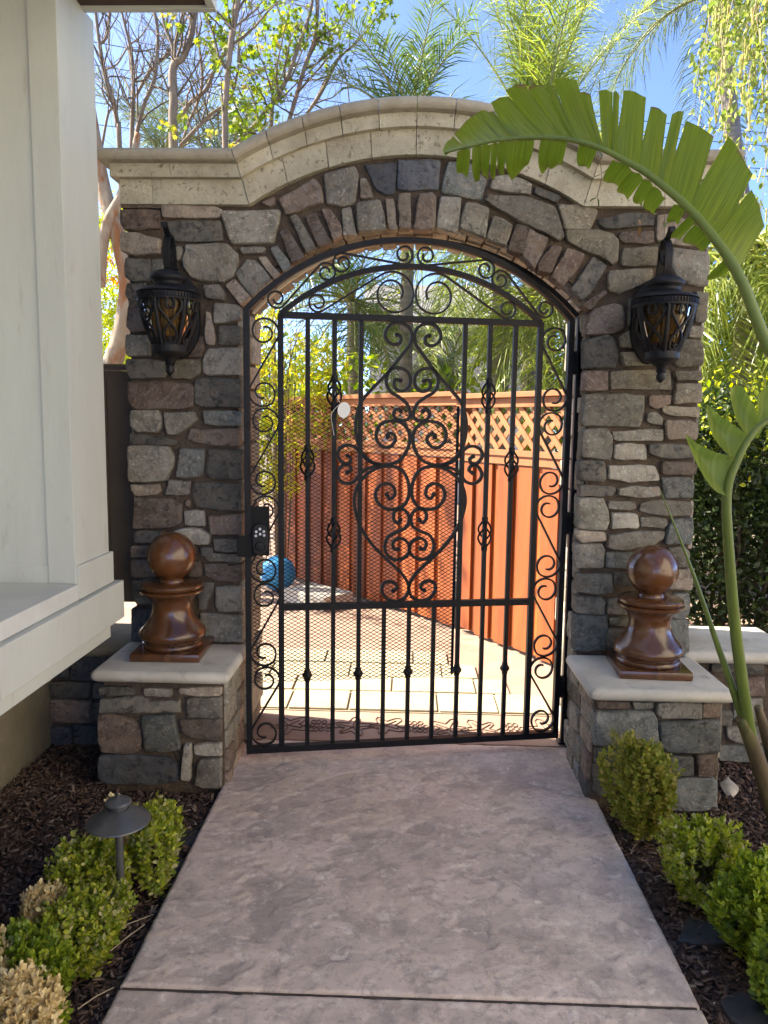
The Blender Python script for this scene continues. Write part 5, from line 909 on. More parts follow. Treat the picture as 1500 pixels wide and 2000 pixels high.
chips(-1.6, -.735, 1.35, 2.86, 9000, 1); chips(.78, 1.75, 1.35, 2.84, 9000, 2); chips(1.23, 2.1, 2.8, 3.3, 2500, 3); chips(-1.6, -1.2, 2.8, 3.3, 2500, 4)
M_PEB = leafmat('pale_bits', [(.45,.38,.3),(.6,.54,.45),(.34,.26,.18),(.7,.65,.56)], 0, .8)
g = np.random.default_rng(8); n = 260
X = np.concatenate([g.uniform(-1.55, -.74, n//2), g.uniform(.79, 1.6, n//2)]); Yv = g.uniform(1.4, 2.85, n)
stuff(scatter('leaf_litter', np.stack([X, Yv, np.full(n, -.026)], 1), g.normal(size=(n, 3))*[1, 1, .15], g.uniform(.005, .016, n), LEAF_OVAL, M_PEB, None, 3, .3))
g = np.random.default_rng(18); n = 130
stuff(scatter('path_specks', np.stack([g.uniform(-.68, .72, n), g.uniform(1.5, 3.2, n), np.full(n, .001)], 1), g.normal(size=(n, 3))*[1, 1, 0], g.uniform(.003, .008, n), LEAF_OVAL, M_PEB, None, 5, .1))
M_STRAW = mat('dry_stalk', (.42,.33,.21), .8)
M_SLATE = mat('black_slate', (.028,.028,.03), .6, (.045,.044,.045), 8, 8, .3, 30)
def flat_rock(label, x, y, r, sd, grp):
    rr = random.Random(sd); n = 7
    v, f = stone_rings([(r*math.cos(i/n*6.283)*rr.uniform(.55, 1.1), r*.8*math.sin(i/n*6.283)*rr.uniform(.55, 1.1)) for i in range(n)], .010, sd, depth=.03)
    o = quick('slate_piece', [(a, w, h) for a, h, w in v], f, M_SLATE, None, True); o.location = (x, y, -.028); tag(o, label, 'stone', grp)
flat_rock('flat black slate piece in the mulch below the left plinth', -.765, 2.53, .075, 3, 'flat black slate pieces in the mulch')
flat_rock('flat black slate piece beside the slim boxwood and path edge', -.765, 2.36, .07, 4, 'flat black slate pieces in the mulch')
flat_rock('flat black slate piece below the second right boxwood', .885, 2.09, .085, 5, 'flat black slate pieces in the mulch')
flat_rock('flat black slate piece below the third right boxwood', .90, 1.80, .09, 6, 'flat black slate pieces in the mulch')
for i, (a, b_, c_) in enumerate([((-.865, 1.98, -.01), (-.80, 2.04, -.015), (-.735, 2.10, -.02)), ((-.80, 1.93, -.015), (-.775, 1.98, -.012), (-.745, 2.05, -.018)), ((-.80, 1.72, -.015), (-.77, 1.76, -.012), (-.74, 1.80, -.018))]):
    o = MB().tube([a, b_, c_], .0016, 5).build('dry_stalk', M_STRAW, None); tag(o, ['longest dry stalk lying across the mulch by the path light foot', 'short dry stalk crossing the longer one beside the path', 'dry stalk lying nearest the dried boxwood clump'][i], 'stalk', 'dry stalks on the mulch')
# pale curled dead leaf by the right plinth
dl = MB(); v = []
for i in range(9):
    t = i/8; w = .034*math.sin(math.pi*min(1, t*1.08+.02))**.6+.003
    for j in range(5):
        a = (j/4-.5)*2.2; v.append((w*math.sin(a), t*.135, .03+.022*math.cos(a)-.04*t+.01*math.sin(t*5)))
f = [(i*5+j, i*5+j+1, (i+1)*5+j+1, (i+1)*5+j) for i in range(8) for j in range(4)]
o = quick('dead_leaf', v, f, mat('bleached_leaf', (.52,.46,.36), .7, (.38,.31,.22), 30), None, True); o.location = (1.2746, 2.8393, 0.0); o.rotation_euler = (R(25), 0, R(-18)); tag(o, 'pale curled dead leaf on the mulch right of the plinth', 'leaf')

# ---------------- banana plant
def bananamat(name, a, b, tr=.35):
    m = bpy.data.materials.new(name); m.use_nodes = True
    nt = m.node_tree; n = nt.nodes; L = nt.links.new; n.clear()
    out = n.new('ShaderNodeOutputMaterial'); p = n.new('ShaderNodeBsdfPrincipled'); p.inputs['Roughness'].default_value = .42; p.inputs['Specular IOR Level'].default_value = .4
    uv = n.new('ShaderNodeUVMap'); mp = n.new('ShaderNodeMapping'); mp.inputs['Scale'].default_value = (60, 1.2, 1); L(uv.outputs[0], mp.inputs[0])
    t = n.new('ShaderNodeTexNoise'); t.inputs['Scale'].default_value = 1.0; t.inputs['Detail'].default_value = 5; L(mp.outputs[0], t.inputs[0])
    r = n.new('ShaderNodeValToRGB'); r.color_ramp.elements[0].position = .35; r.color_ramp.elements[1].position = .68
    r.color_ramp.elements[0].color = (*a, 1); r.color_ramp.elements[1].color = (*b, 1); L(t.outputs['Fac'], r.inputs[0])
    n2 = n.new('ShaderNodeTexNoise'); n2.inputs['Scale'].default_value = 42; n2.inputs['Detail'].default_value = 4
    tc = n.new('ShaderNodeTexCoord'); L(tc.outputs['Object'], n2.inputs[0])
    mr = n.new('ShaderNodeMapRange'); mr.inputs[1].default_value = .70; mr.inputs[2].default_value = .76; L(n2.outputs['Fac'], mr.inputs[0])
    mx0 = n.new('ShaderNodeMix'); mx0.data_type = 'RGBA'; mx0.inputs['B'].default_value = (.12, .075, .025, 1); L(mr.outputs[0], mx0.inputs['Factor']); L(r.outputs[0], mx0.inputs['A'])
    sx = n.new('ShaderNodeSeparateXYZ'); L(uv.outputs[0], sx.inputs[0]); ad = n.new('ShaderNodeMath'); ad.operation = 'ADD'
    n3 = n.new('ShaderNodeTexNoise'); n3.inputs['Scale'].default_value = 16; L(tc.outputs['Object'], n3.inputs[0]); sc_ = n.new('ShaderNodeMath'); sc_.operation = 'MULTIPLY'; sc_.inputs[1].default_value = .22
    L(n3.outputs['Fac'], sc_.inputs[0]); L(sx.outputs[1], ad.inputs[0]); L(sc_.outputs[0], ad.inputs[1])
    mr2 = n.new('ShaderNodeMapRange'); mr2.inputs[1].default_value = 1.085; mr2.inputs[2].default_value = 1.13; L(ad.outputs[0], mr2.inputs[0])
    mx1 = n.new('ShaderNodeMix'); mx1.data_type = 'RGBA'; mx1.inputs['B'].default_value = (.17, .10, .035, 1); L(mr2.outputs[0], mx1.inputs['Factor']); L(mx0.outputs['Result'], mx1.inputs['A']); mx0 = mx1
    L(mx0.outputs['Result'], p.inputs['Base Color'])
    bp = n.new('ShaderNodeBump'); bp.inputs['Strength'].default_value = .25; bp.inputs['Distance'].default_value = .004; L(t.outputs['Fac'], bp.inputs['Height']); L(bp.outputs[0], p.inputs['Normal'])
    tl = n.new('ShaderNodeBsdfTranslucent'); h = n.new('ShaderNodeHueSaturation'); h.inputs['Value'].default_value = 1.75; L(mx0.outputs['Result'], h.inputs['Color']); L(h.outputs[0], tl.inputs[0])
    ms = n.new('ShaderNodeMixShader'); ms.inputs[0].default_value = tr; L(p.outputs[0], ms.inputs[1]); L(tl.outputs[0], ms.inputs[2]); L(ms.outputs[0], out.inputs[0]); return m
M_BAN = bananamat('banana_leaf', (.105,.155,.008), (.215,.275,.016), .45)
M_BANY = bananamat('young_banana_leaf', (.15,.22,.035), (.24,.30,.06), .45)
M_STALK = mat('green_stalk', (.15,.20,.035), .4, (.11,.15,.03), 8, 4, .05, 40, stretch=(1, 1, .3))
M_SHEATH = mat('brown_sheath', (.17,.12,.05), .6, (.07,.045,.025), 7, 8, .2, 40, stretch=(2, 2, .4), col3=(.16,.19,.04), scale3=3, lo3=.5, hi3=.65)
ban = thing('banana_plant', 'banana plant with one huge split leaf arching over the gateway and a young leaf', 'plant', (1.4171, 2.7883, 0.0))
def bpart(o): o.parent = ban; o.location = o.location - ban.location; return o
def strips(quads, name, m, nu=8, nw=4, bend=.02, sd=0):
    v, f, uv = [], [], []; rr = random.Random(sd)
    for b1, t1, t2, b2 in quads:
        b1, t1, t2, b2 = map(Vector, (b1, t1, t2, b2)); k = len(v); ph = rr.uniform(-1, 1); lift = rr.uniform(-.012, .018)
        nn = ((t1-b1).cross(b2-b1)).normalized()
        for i in range(nu+1):
            t = i/nu
            for j in range(nw+1):
                s = j/nw; e_ = .5+(s-.5)*(1+.20*math.sin(math.pi*min(1, t*.9))); p = b1+(b2-b1)*e_; p = p.lerp(t1+(t2-t1)*(.5+(s-.5)*1.04), t)
                p = p + nn*((bend*math.sin(math.pi*t*.9)+lift*t*t)*1.0 + .004*math.cos(s*6.283+ph) + .010*(s-.5)*t*ph)
                wv = .0025*math.sin(i*2.7+j*5+k) if 0 < i else 0
                p = p + (t1-b1).normalized()*(wv if i == nu else 0)
                v.append(p); uv.append((k*.13+s*.5, t))
        f += [(k+i*(nw+1)+j, k+i*(nw+1)+j+1, k+(i+1)*(nw+1)+j+1, k+(i+1)*(nw+1)+j) for i in range(nu) for j in range(nw)]
    o = quick(name, v, f, m, None, True); ul = o.data.uv_layers.new(name='UVMap')
    for l in o.data.loops: ul.data[l.index].uv = uv[l.vertex_index]
    return o
for i, q in enumerate(D_UP): bpart(strips([q], 'leaf_strip', M_BAN, sd=i))
for i, q in enumerate(D_LOW): bpart(strips([q], 'leaf_strip', M_BAN, bend=.03, sd=50+i))
mid = spline([Vector(p)-Vector((0, .006, 0)) for p in D_MID], 5)
ext = spline([mid[-6], mid[-1], Vector((1.33, 2.05, 1.35)), Vector((1.45, 2.10, .8)), Vector((1.45, 2.25, .1))], 6)[7:]
P = mid+ext; n = len(P)
bpart(MB().tube(P, [lerp(.003, .0165, min(1, i/len(mid))) for i in range(n)], 10).build('midrib', M_STALK, None, smooth=True))
def poly_leaf(pts, m, name, sd):
    """a curved blade from its outline"""
    pts = [Vector(p) for p in pts]; S = spline(pts+[pts[0]], 4)[:-1]; c = sum(S, Vector())/len(S); v = [c+Vector((0, .02, 0))]; uv = [(.5, .5)]
    for fr_, dy in ((.5, .012), (1.0, -.012)):
        for i, p in enumerate(S): q = c+(p-c)*fr_; v.append(q+Vector((0, dy, 0))); uv.append((.5+(p-c).x*fr_*1.5, .5+(p-c).z*fr_*2))
    n = len(S); f = [(0, 1+i, 1+(i+1) % n) for i in range(n)] + [(1+i, 1+n+i, 1+n+(i+1) % n, 1+(i+1) % n) for i in range(n)]
    o = quick(name, v, f, m, None, True); ul = o.data.uv_layers.new(name='UVMap')
    for l in o.data.loops: ul.data[l.index].uv = uv[l.vertex_index]
    return bpart(o)
for i, q in enumerate(D_YOUNG): poly_leaf(q, M_BANY, 'young_leaf_blade', i)
def stalk(pts, r0, r1, m, name):
    Q = spline(pts, 8); bpart(MB().tube(Q, [lerp(r0, r1, i/(len(Q)-1)) for i in range(len(Q))], 10).build(name, m, None, smooth=True))
stalk([(1.2901, 2.52, 0.1305), (1.178, 2.46, 0.3579), (1.058, 2.38, 0.7652), (0.9833, 2.31, 1.0722), (0.953, 2.28, 1.2541), (0.9722, 2.27, 1.3536), (1.018, 2.27, 1.4441), (1.086, 2.28, 1.4897)], .022, .007, M_STALK, 'young_stalk')
stalk([(1.2502, 2.5, 0.1954), (1.1218, 2.45, 0.5025), (1.0198, 2.42, 0.7354), (0.9064, 2.4, 1.006), (0.7947, 2.4, 1.2565)], .019, .0012, M_STALK, 'spear_leaf')
stalk([(1.2808, 2.48, 0.115), (1.2116, 2.46, 0.2871), (1.1374, 2.44, 0.4542), (1.1063, 2.43, 0.5065)], .034, .018, M_SHEATH, 'dry_sheath')
stalk([(1.3329, 2.5, 0.124), (1.267, 2.52, 0.3328), (1.1932, 2.5, 0.5201)], .035, .012, M_SHEATH, 'dry_sheath')

# ---------------- bare branching trees behind the wall
M_MAPLE = leafmat('spring_leaf', [(.09,.15,.018),(.15,.22,.025),(.25,.28,.035),(.07,.12,.016)], .5, .5)
M_MAPLEY = leafmat('yellow_leaf', [(.30,.31,.05),(.38,.33,.06),(.24,.27,.04),(.40,.22,.06)], .5, .5)
def side_twigs(b, pts, rads, g, depth, parts, spread=.9):
    for i in range(1, len(pts)-1):
        for q in range(g.integers(0, 4 if depth == 0 else 2)):
            p = np.array(pts[i]); t = np.array(pts[i+1])-np.array(pts[i-1]); t /= np.linalg.norm(t)+1e-9
            d = t*.6+g.normal(size=3)*spread*.6+np.array([0, 0, .35]); d /= np.linalg.norm(d)
            L = g.uniform(.35, .95)*(.75**depth); P = [p]; r0 = min(rads[i]*.5, .014)*(.7**depth)
            for s in range(5): d = d+g.normal(size=3)*.20+np.array([0, 0, .05]); d /= np.linalg.norm(d); P.append(P[-1]+d*L/5)
            b.tube(P, [max(.0018, r0*(1-.75*s/5)) for s in range(6)], 5)
            parts.append((P, [max(.002, r0*(1-.75*s/5)) for s in range(6)]))
def bare_tree(key, label, sd, twn=2):
    g = np.random.default_rng(sd); limbs = D_TRUNK[key]; base = limbs[0][0]
    t = thing('bare_tree', label, 'tree', (base[0], base[1], -.05), 0, 'bare branching trees behind the wall')
    for li, L in enumerate(limbs):
        P = [Vector(p[:3]) for p in L]; r = [p[3] for p in L]
        if li == 0: P = [Vector((base[0]+.05, base[1], -.05)), Vector((base[0]+.03, base[1], 1.2))]+P; r = [r[0]*1.5, r[0]*1.2]+r
        elif P[0].z < 2.9 and li < 12 and abs(P[0].z-limbs[0][0][2]) < .35: P = [Vector((base[0]+.04, base[1], .9))]+P; r = [r[0]]+r
        Q = spline(P, 5); rr = [lerp(r[min(i//5, len(r)-1)], r[min(i//5+1, len(r)-1)], (i % 5)/5) for i in range(len(Q))]
        MB().tube(Q, rr, 9).build('trunk' if li == 0 else 'limb', M_BARK, t, smooth=True, loc=-t.location)
        b = MB(); lv = [([tuple(q) for q in Q[::3]], rr[::3])]
        for dp in range(twn):
            nx = []
            for pts, rads in lv: side_twigs(b, pts, rads, g, dp, nx)
            lv = nx
        if b.v: stuff(b.build('twigs', M_TWIG, t, loc=-t.location))
    return t
t1_ = bare_tree('L1', 'slim forking bare tree nearest the white house corner', 51)
t2_ = bare_tree('L2', 'stout forked grey tree behind the left half of the cornice', 52)
t3_ = bare_tree('L3', 'single tall straight bare trunk left of the leafy branches', 53)
t4_ = bare_tree('L4', 'leaning bare tree with bright green leaf clumps behind the arch', 54, 2)
def leaf_clumps(name, blobs, n, size, tmpl, m, parent, sd, down=.2):
    """blobs: (centre, radius)"""
    g = np.random.default_rng(sd); pos = []
    for c, r in blobs:
        k = max(8, int(n*r*r)); sub = g.normal(size=(max(4, k//9), 3)); sub = sub/np.linalg.norm(sub, axis=1, keepdims=True)*g.uniform(.2, 1, (len(sub), 1))**.5*r
        for i in range(k): pos.append(np.array(c)+sub[g.integers(len(sub))]+g.normal(size=3)*r*.13)
    pos = np.array(pos); d = g.normal(size=pos.shape); d[:, 2] -= down
    return scatter(name, pos-np.array(parent.location), d, g.uniform(.65, 1.25, len(pos))*size, tmpl, m, parent, sd)
B = lambda *a: a
leaf_clumps('foliage', [((-1.5497, 7.9, 4.6351), .34), ((-1.4782, 7.8, 4.8774), .22), ((-1.3197, 7.9, 4.9925), .25), ((-1.5616, 7.7, 4.3434), .28), ((-1.2434, 7.9, 5.2518), .30), ((-1.0556, 8.0, 5.3945), .28), ((-0.9534, 8.0, 5.1566), .22), ((-1.4115, 8.0, 5.4426), .25), ((-0.5495, 8.0, 5.488), .28), ((-0.7398, 7.9, 5.0157), .14), ((-0.247, 8.0, 5.5108), .15), ((-1.6772, 7.8, 5.018), .15)], 2300, .055, LEAF_STAR, M_MAPLE, t4_, 61)
leaf_clumps('yellow_foliage', [((-1.602, 7.2, 3.9565), .14), ((-1.33, 7.8, 4.3337), .20), ((-1.1064, 8.0, 5.442), .22), ((-1.4451, 7.9, 5.2051), .2)], 800, .05, LEAF_STAR, M_MAPLEY, t4_, 62)
leaf_clumps('foliage', [((-1.8502, 7.3, 4.8333), .22), ((-1.7549, 7.3, 4.964), .18), ((-2.1528, 7.3, 4.9647), .10), ((-2.1439, 7.3, 4.1696), .12)], 2000, .055, LEAF_STAR, M_MAPLE, t2_, 63)
leaf_clumps('yellow_foliage', [((-2.138, 7.2, 4.1323), .10), ((-1.883, 7.2, 3.9558), .12), ((-2.2205, 7.3, 5.0953), .10), ((-1.5755, 7.0, 4.3569), .12)], 1600, .05, LEAF_STAR, M_MAPLEY, t2_, 64)
leaf_clumps('foliage', [((-1.5498, 6.8, 4.5199), .14), ((-1.4817, 6.8, 4.804), .14), ((-1.5752, 6.8, 4.1914), .08)], 1200, .07, LEAF_STAR, M_MAPLE, t3_, 65)

# pale leaning tree and bright shrub between house and wall
pt = thing('pale_tree', 'cream barked tree leaning between the house corner and the left pillar', 'tree', (-2.5394, 6.3, -0.05))
def limb(pts, par, m, name, n=10):
    P = [Vector(p[:3]) for p in pts]; r = [p[3] for p in pts]; Q = spline(P, 6)
    rr = [lerp(r[min(i//6, len(r)-1)], r[min(i//6+1, len(r)-1)], (i % 6)/6) for i in range(len(Q))]
    MB().tube(Q, rr, n).build(name, m, par, smooth=True, loc=-par.location)
limb([[-2.8032, 6.3, 0.0084, 0.0976], [-2.6069, 6.3, 1.3188, 0.0934], [-2.4759, 6.3, 1.8051, 0.0849], [-2.355, 6.3, 2.1588, 0.0764], [-2.2944, 6.3, 2.5275, 0.0721], [-2.33, 6.3, 2.7698, 0.0679], [-2.3976, 6.3, 3.0498, 0.0637], [-2.4628, 6.3, 3.248, 0.0594], [-2.5156, 6.3, 3.5624, 0.0509], [-2.5652, 6.3, 3.9505, 0.0382]], pt, M_BARK2, 'trunk')
limb([[-2.5024, 6.25, 2.5172, 0.0421], [-2.4759, 6.25, 2.8381, 0.0463], [-2.4071, 6.25, 3.0567, 0.0463], [-2.3157, 6.25, 3.2146, 0.0421], [-2.2317, 6.25, 3.4299, 0.0337], [-2.1634, 6.25, 3.701, 0.0253]], pt, M_BARK2, 'limb')
M_LIME = leafmat('lime_leaf', [(.30,.36,.03),(.42,.44,.04),(.20,.28,.03),(.50,.46,.06)], .5, .5)
M_RED = leafmat('copper_leaf', [(.50,.14,.04),(.45,.24,.05),(.36,.10,.035)], .5, .5)
leaf_clumps('copper_foliage', [((-2.5541, 6.6, 2.7263), .16), ((-2.6171, 6.6, 2.8315), .12), ((-2.4455, 6.6, 2.6635), .1)], 1500, .075, LEAF_LONG, M_RED, pt, 70, .5)
ls = thing('lime_shrub', 'bright lime green shrub glowing between house corner and left pillar', 'shrub', (-2.7497, 7.0, -0.05))
leaf_clumps('foliage', [((-2.8586, 7.1, 3.0718), .26), ((-2.7284, 7.2, 3.1872), .2), ((-2.7631, 7.0, 2.5551), .32), ((-2.6754, 7.2, 2.4947), .3), ((-2.8213, 7.0, 2.1898), .3), ((-2.7356, 7.2, 2.0708), .3), ((-2.9601, 7.2, 2.6788), .25), ((-2.785, 7.0, 1.8209), .3), ((-2.8108, 7.6, 3.0422), .35), ((-2.7834, 7.6, 2.1563), .35), ((-2.9229, 7.4, 3.3753), .2)], 4200, .085, LEAF_LONG, M_LIME, ls, 71, .4)
MB().tube([(0, 0, 0), (.02, 0, 1.6), (.1, 0, 2.6)], [.03, .02, .008], 7).tube([(0, 0, .8), (-.2, .1, 1.7), (-.25, .1, 2.3)], [.02, .014, .006], 6).build('stem', M_BARK, ls, smooth=True)

# ---------------- palms
M_PALM = [leafmat('palm_leaflet', [(.055,.095,.022),(.09,.14,.03),(.14,.19,.04),(.05,.085,.03)], .35, .32, .5),
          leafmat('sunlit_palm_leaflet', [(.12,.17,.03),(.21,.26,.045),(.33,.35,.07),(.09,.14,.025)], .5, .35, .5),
          leafmat('blue_palm_leaflet', [(.07,.105,.06),(.11,.15,.085),(.16,.20,.10),(.055,.085,.05)], .3, .32, .5)]
M_RACHIS = mat('frond_rib', (.24,.24,.08), .5)
def frond(t, base, az, el, L, droop, ll, m, g, nl=46, hang=.5, wid=.011):
    d = np.array([math.cos(az)*math.cos(el), math.sin(az)*math.cos(el), math.sin(el)]); P = [np.array(base, float)]; K = 14
    for i in range(K): d = d+np.array([0, 0, -droop/K]); d /= np.linalg.norm(d); P.append(P[-1]+d*L/K)
    P = np.array(P); v, f = [], []
    for i in range(nl):
        s = .10+.90*i/nl; q = s*K; k = min(int(q), K-1); p = P[k]+(P[k+1]-P[k])*(q-k); tg_ = P[k+1]-P[k]; tg_ /= np.linalg.norm(tg_)
        sd_ = np.cross(tg_, [0, 0, 1]); sd_ /= np.linalg.norm(sd_)+1e-6; upv = np.cross(sd_, tg_)
        l = ll*(.45+.55*math.sin(math.pi*min(1, .15+s*.85)))*g.uniform(.8, 1.15)
        for sg in (-1, 1):
            dd = sd_*sg*g.uniform(.6, .9)+tg_*g.uniform(.5, .9)+upv*g.uniform(-.25, .5)+np.array([0, 0, .12]); dd /= np.linalg.norm(dd)
            a = p; b_ = a+dd*l*.5; dd2 = dd+np.array([0, 0, -hang*g.uniform(.5, 1.4)]); dd2 /= np.linalg.norm(dd2); c_ = b_+dd2*l*.5
            wv = np.cross(dd, upv+g.normal(size=3)*.4); wv = wv/(np.linalg.norm(wv)+1e-6)*wid*.5
            k0 = len(v); v += [a-wv*.5, a+wv*.5, b_+wv, b_-wv, c_]; f += [(k0, k0+1, k0+2, k0+3), (k0+3, k0+2, k0+4)]
    o = quick('frond', [tuple(x) for x in v], f, m, t); o.location = -t.location
    rb = MB().tube([tuple(x) for x in P], [lerp(.016, .003, i/K) for i in range(K+1)], 5).build('rib', M_RACHIS, o, smooth=True)
def palm(label, c, n, L, ll, m, sd, trunk_r=.09, el=(-.2, 1.3), az=(0, 6.283), droop=1.5, hang=.5, tz=-.05, nl=46, grp='feathery palms behind the wall', lean=0.0, wid=.012):
    g = np.random.default_rng(sd); t = thing('palm_tree', label, 'palm tree', (c[0]+lean, c[1], tz), 0, grp)
    for i in range(n):
        a = az[0]+(az[1]-az[0])*((i+g.uniform(0, .8))/n); frond(t, c, a, g.uniform(*el), L*g.uniform(.8, 1.15), droop*g.uniform(.7, 1.2), ll, m, g, nl, hang, wid)
    if trunk_r:
        H_ = c[2]-tz; P = [(0-lean*0, 0, 0), (-lean*.35, 0, H_*.4), (-lean*.75, 0, H_*.75), (-lean, 0, H_)]; Q = spline(P, 8); b = MB()
        b.tube(Q, [trunk_r*(1.12-.3*i/len(Q))*(1.05 if i % 2 else .98) for i in range(len(Q))], 12); b.build('trunk', M_PALMTRUNK, t, smooth=True)
    return t
palm('tall feathery palm standing above the middle of the cornice', (1.4129, 9.0, 4.4818), 16, 2.3, .62, M_PALM[1], 81, .10, (1.0, 1.52), droop=.75, hang=.7, nl=66)
palm('tall palm with drooping grey green fronds above the big leaf', (3.4816, 9.5, 6.4009), 15, 2.2, .60, M_PALM[2], 82, .10, (.1, 1.1), droop=2.3, hang=1.4, nl=60, lean=1.2)
palm('low spiky palm peeping over the cornice left of the tall palm', (-0.0256, 8.0, 4.337), 12, 1.15, .40, M_PALM[0], 83, .07, (.5, 1.4), droop=1.0, hang=.5)
palm('blue green palm behind the forked trees at the left', (-2.2405, 9.5, 4.4634), 12, 1.5, .5, M_PALM[2], 84, .07, (.4, 1.4), droop=1.2, hang=.8)
palm('small pale palm behind the slim bare tree at the far left', (-3.1425, 10.0, 4.6814), 11, 1.4, .5, M_PALM[2], 85, .07, (.4, 1.4), droop=1.2, hang=.8)
palm('dense green palm seen through the gate left of its scroll heart', (-0.6197, 8.6, 2.7751), 24, 1.55, .50, M_PALM[0], 86, .08, (-.6, 1.3), droop=1.5, hang=.9, nl=54)
palm('grey trunked palm seen through the right side of the gate', (0.8932, 7.6, 3.5416), 20, 1.6, .55, M_PALM[1], 87, .095, (-.7, 1.0), droop=1.8, hang=.9, nl=54)
palm('low green palm behind the fence at the centre of the gate', (0.5002, 9.2, 2.2247), 16, 1.3, .45, M_PALM[0], 88, .06, (-.3, 1.2), droop=1.5, hang=.8)
palm('yellow green palm with long hanging fronds beside the right pillar', (2.4941, 5.9, 2.8271), 24, 1.35, .60, M_PALM[1], 89, .085, (-.8, .9), droop=2.2, hang=1.6, nl=60, lean=.08)
palm('sunlit palm between fence and right jamb', (1.2535, 7.0, 2.6768), 16, 1.2, .5, M_PALM[1], 90, .07, (-.9, .8), droop=2.0, hang=1.3)
# ---------------- bamboo-like shrub over the left fence, greenery along the fence
M_BAMB = leafmat('golden_bamboo_leaf', [(.30,.33,.04),(.42,.38,.05),(.22,.28,.035),(.46,.36,.06)], .5, .5)
bs = thing('golden_bamboo', 'golden green bamboo hanging over the left end of the fence', 'shrub', (-1.0986, 6.5, 0))
leaf_clumps('foliage', [((-1.2188, 6.6, 2.2474), .16), ((-1.0277, 6.5, 1.9828), .30), ((-0.7792, 6.6, 1.9938), .24), ((-1.1415, 6.4, 1.6782), .28), ((-0.8835, 6.4, 1.6389), .28), ((-0.6796, 6.5, 1.7304), .2), ((-1.0825, 6.3, 1.2972), .26), ((-0.84, 6.4, 1.2983), .20), ((-1.2123, 6.3, 0.9975), .22), ((-1.0408, 6.3, 0.9574), .18), ((-0.6475, 6.6, 2.0382), .16), ((-1.2886, 6.5, 1.98), .22), ((-1.2724, 6.4, 1.4211), .22)], 3600, .085, LEAF_LONG, M_BAMB, bs, 91, .5)
b = MB(); g = np.random.default_rng(5)
for i in range(9):
    x = g.uniform(-.25, .25); b.tube(spline([(x*.4, 0, 0), (x*.7, g.uniform(-.1, .1), 1.0), (x+g.uniform(-.1, .1), g.uniform(-.15, .1), 1.9), (x*1.7+g.uniform(-.1, .2), g.uniform(-.3, .1), 2.4)], 4), [.005]*9+[.003]*4, 5)
b.build('canes', M_TWIG, bs, smooth=True)
M_DARKLEAF = leafmat('dark_hedge_leaf', [(.02,.036,.010),(.032,.055,.013),(.055,.085,.016),(.013,.025,.009)], .2, .45, .4)
fs = thing('garden_shrub', 'green leafy shrubs massed behind the lattice fence', 'shrub', (.4, 7.9, -.05), 0, 'shrubs behind the fence')
leaf_clumps('foliage', [((x, 7.7+.4*math.sin(x*3), z), .42) for x in np.linspace(-1.9, 1.9, 10) for z in (1.25, 1.75)], 700, .09, LEAF_OVAL, M_MAPLE, fs, 92)
fs2 = thing('garden_shrub', 'pale leafy tree crown before the neighbour house', 'tree', (0.7011, 11.5, -0.05))
leaf_clumps('foliage', [((0.314, 11.5, 2.7879), .55), ((0.775, 11.5, 2.4946), .5), ((-0.2961, 11.6, 2.8687), .3), ((0.6114, 11.5, 3.0129), .4)], 420, .09, LEAF_OVAL, leafmat('pale_leaf', [(.30,.34,.16),(.38,.40,.2),(.24,.29,.12)], .5), fs2, 93)
MB().tube([(0, 0, 0), (0, 0, 2.3)], [.06, .03], 8).build('trunk', M_BARK, fs2, smooth=True)
# far garden trees that close the view behind everything
M_FAR = leafmat('far_leaf', [(.05,.085,.02),(.09,.14,.03),(.16,.20,.045),(.035,.06,.018)], .35, .5)
g = np.random.default_rng(44)
for i, (x, y_, r_, h_) in enumerate([(-6.3, 15, 1.5, 3.0), (-4.4, 17, 1.7, 3.4), (-2.2, 16.5, 1.4, 2.6), (3.6, 16, 1.6, 3.1), (5.6, 13, 1.5, 3.2), (7.6, 12, 1.5, 3.4), (4.4, 9.0, 1.1, 2.6), (3.3, 7.6, .9, 2.3), (-4.6, 6.85, 1.15, 6.6)]):
    t = thing('garden_tree', ['broad dark tree far behind the white house corner', 'rounded tree far behind the left pillar', 'low round tree far behind the left of the gate', 'round tree far behind the right jamb', 'tall round tree far beyond the dark hedge', 'tree at the far right beyond the hedge', 'bushy tree standing close behind the hedge', 'dark tree behind the hanging palm at the right', 'tall tree beside the house throwing dappled shade on the fence'][i], 'tree', (x, y_, -.08), 0, 'garden trees closing the background')
    MB().tube([(0, 0, 0), (.05, .03, h_*.4), (0, 0, h_*.75)], [.12, .09, .04], 8).build('trunk', M_BARK, t, smooth=True)
    leaf_clumps('crown', [((x+g.normal()*r_*.5, y_+g.normal()*.4, h_*((.2 if i < 8 else .55)+(.75 if i < 8 else .42)*k/9)), r_*(.62 if i < 8 else .42)) for k in range(10)], 420 if i < 8 else 620, .15 if i < 8 else .09, LEAF_OVAL, M_FAR, t, 300+i)
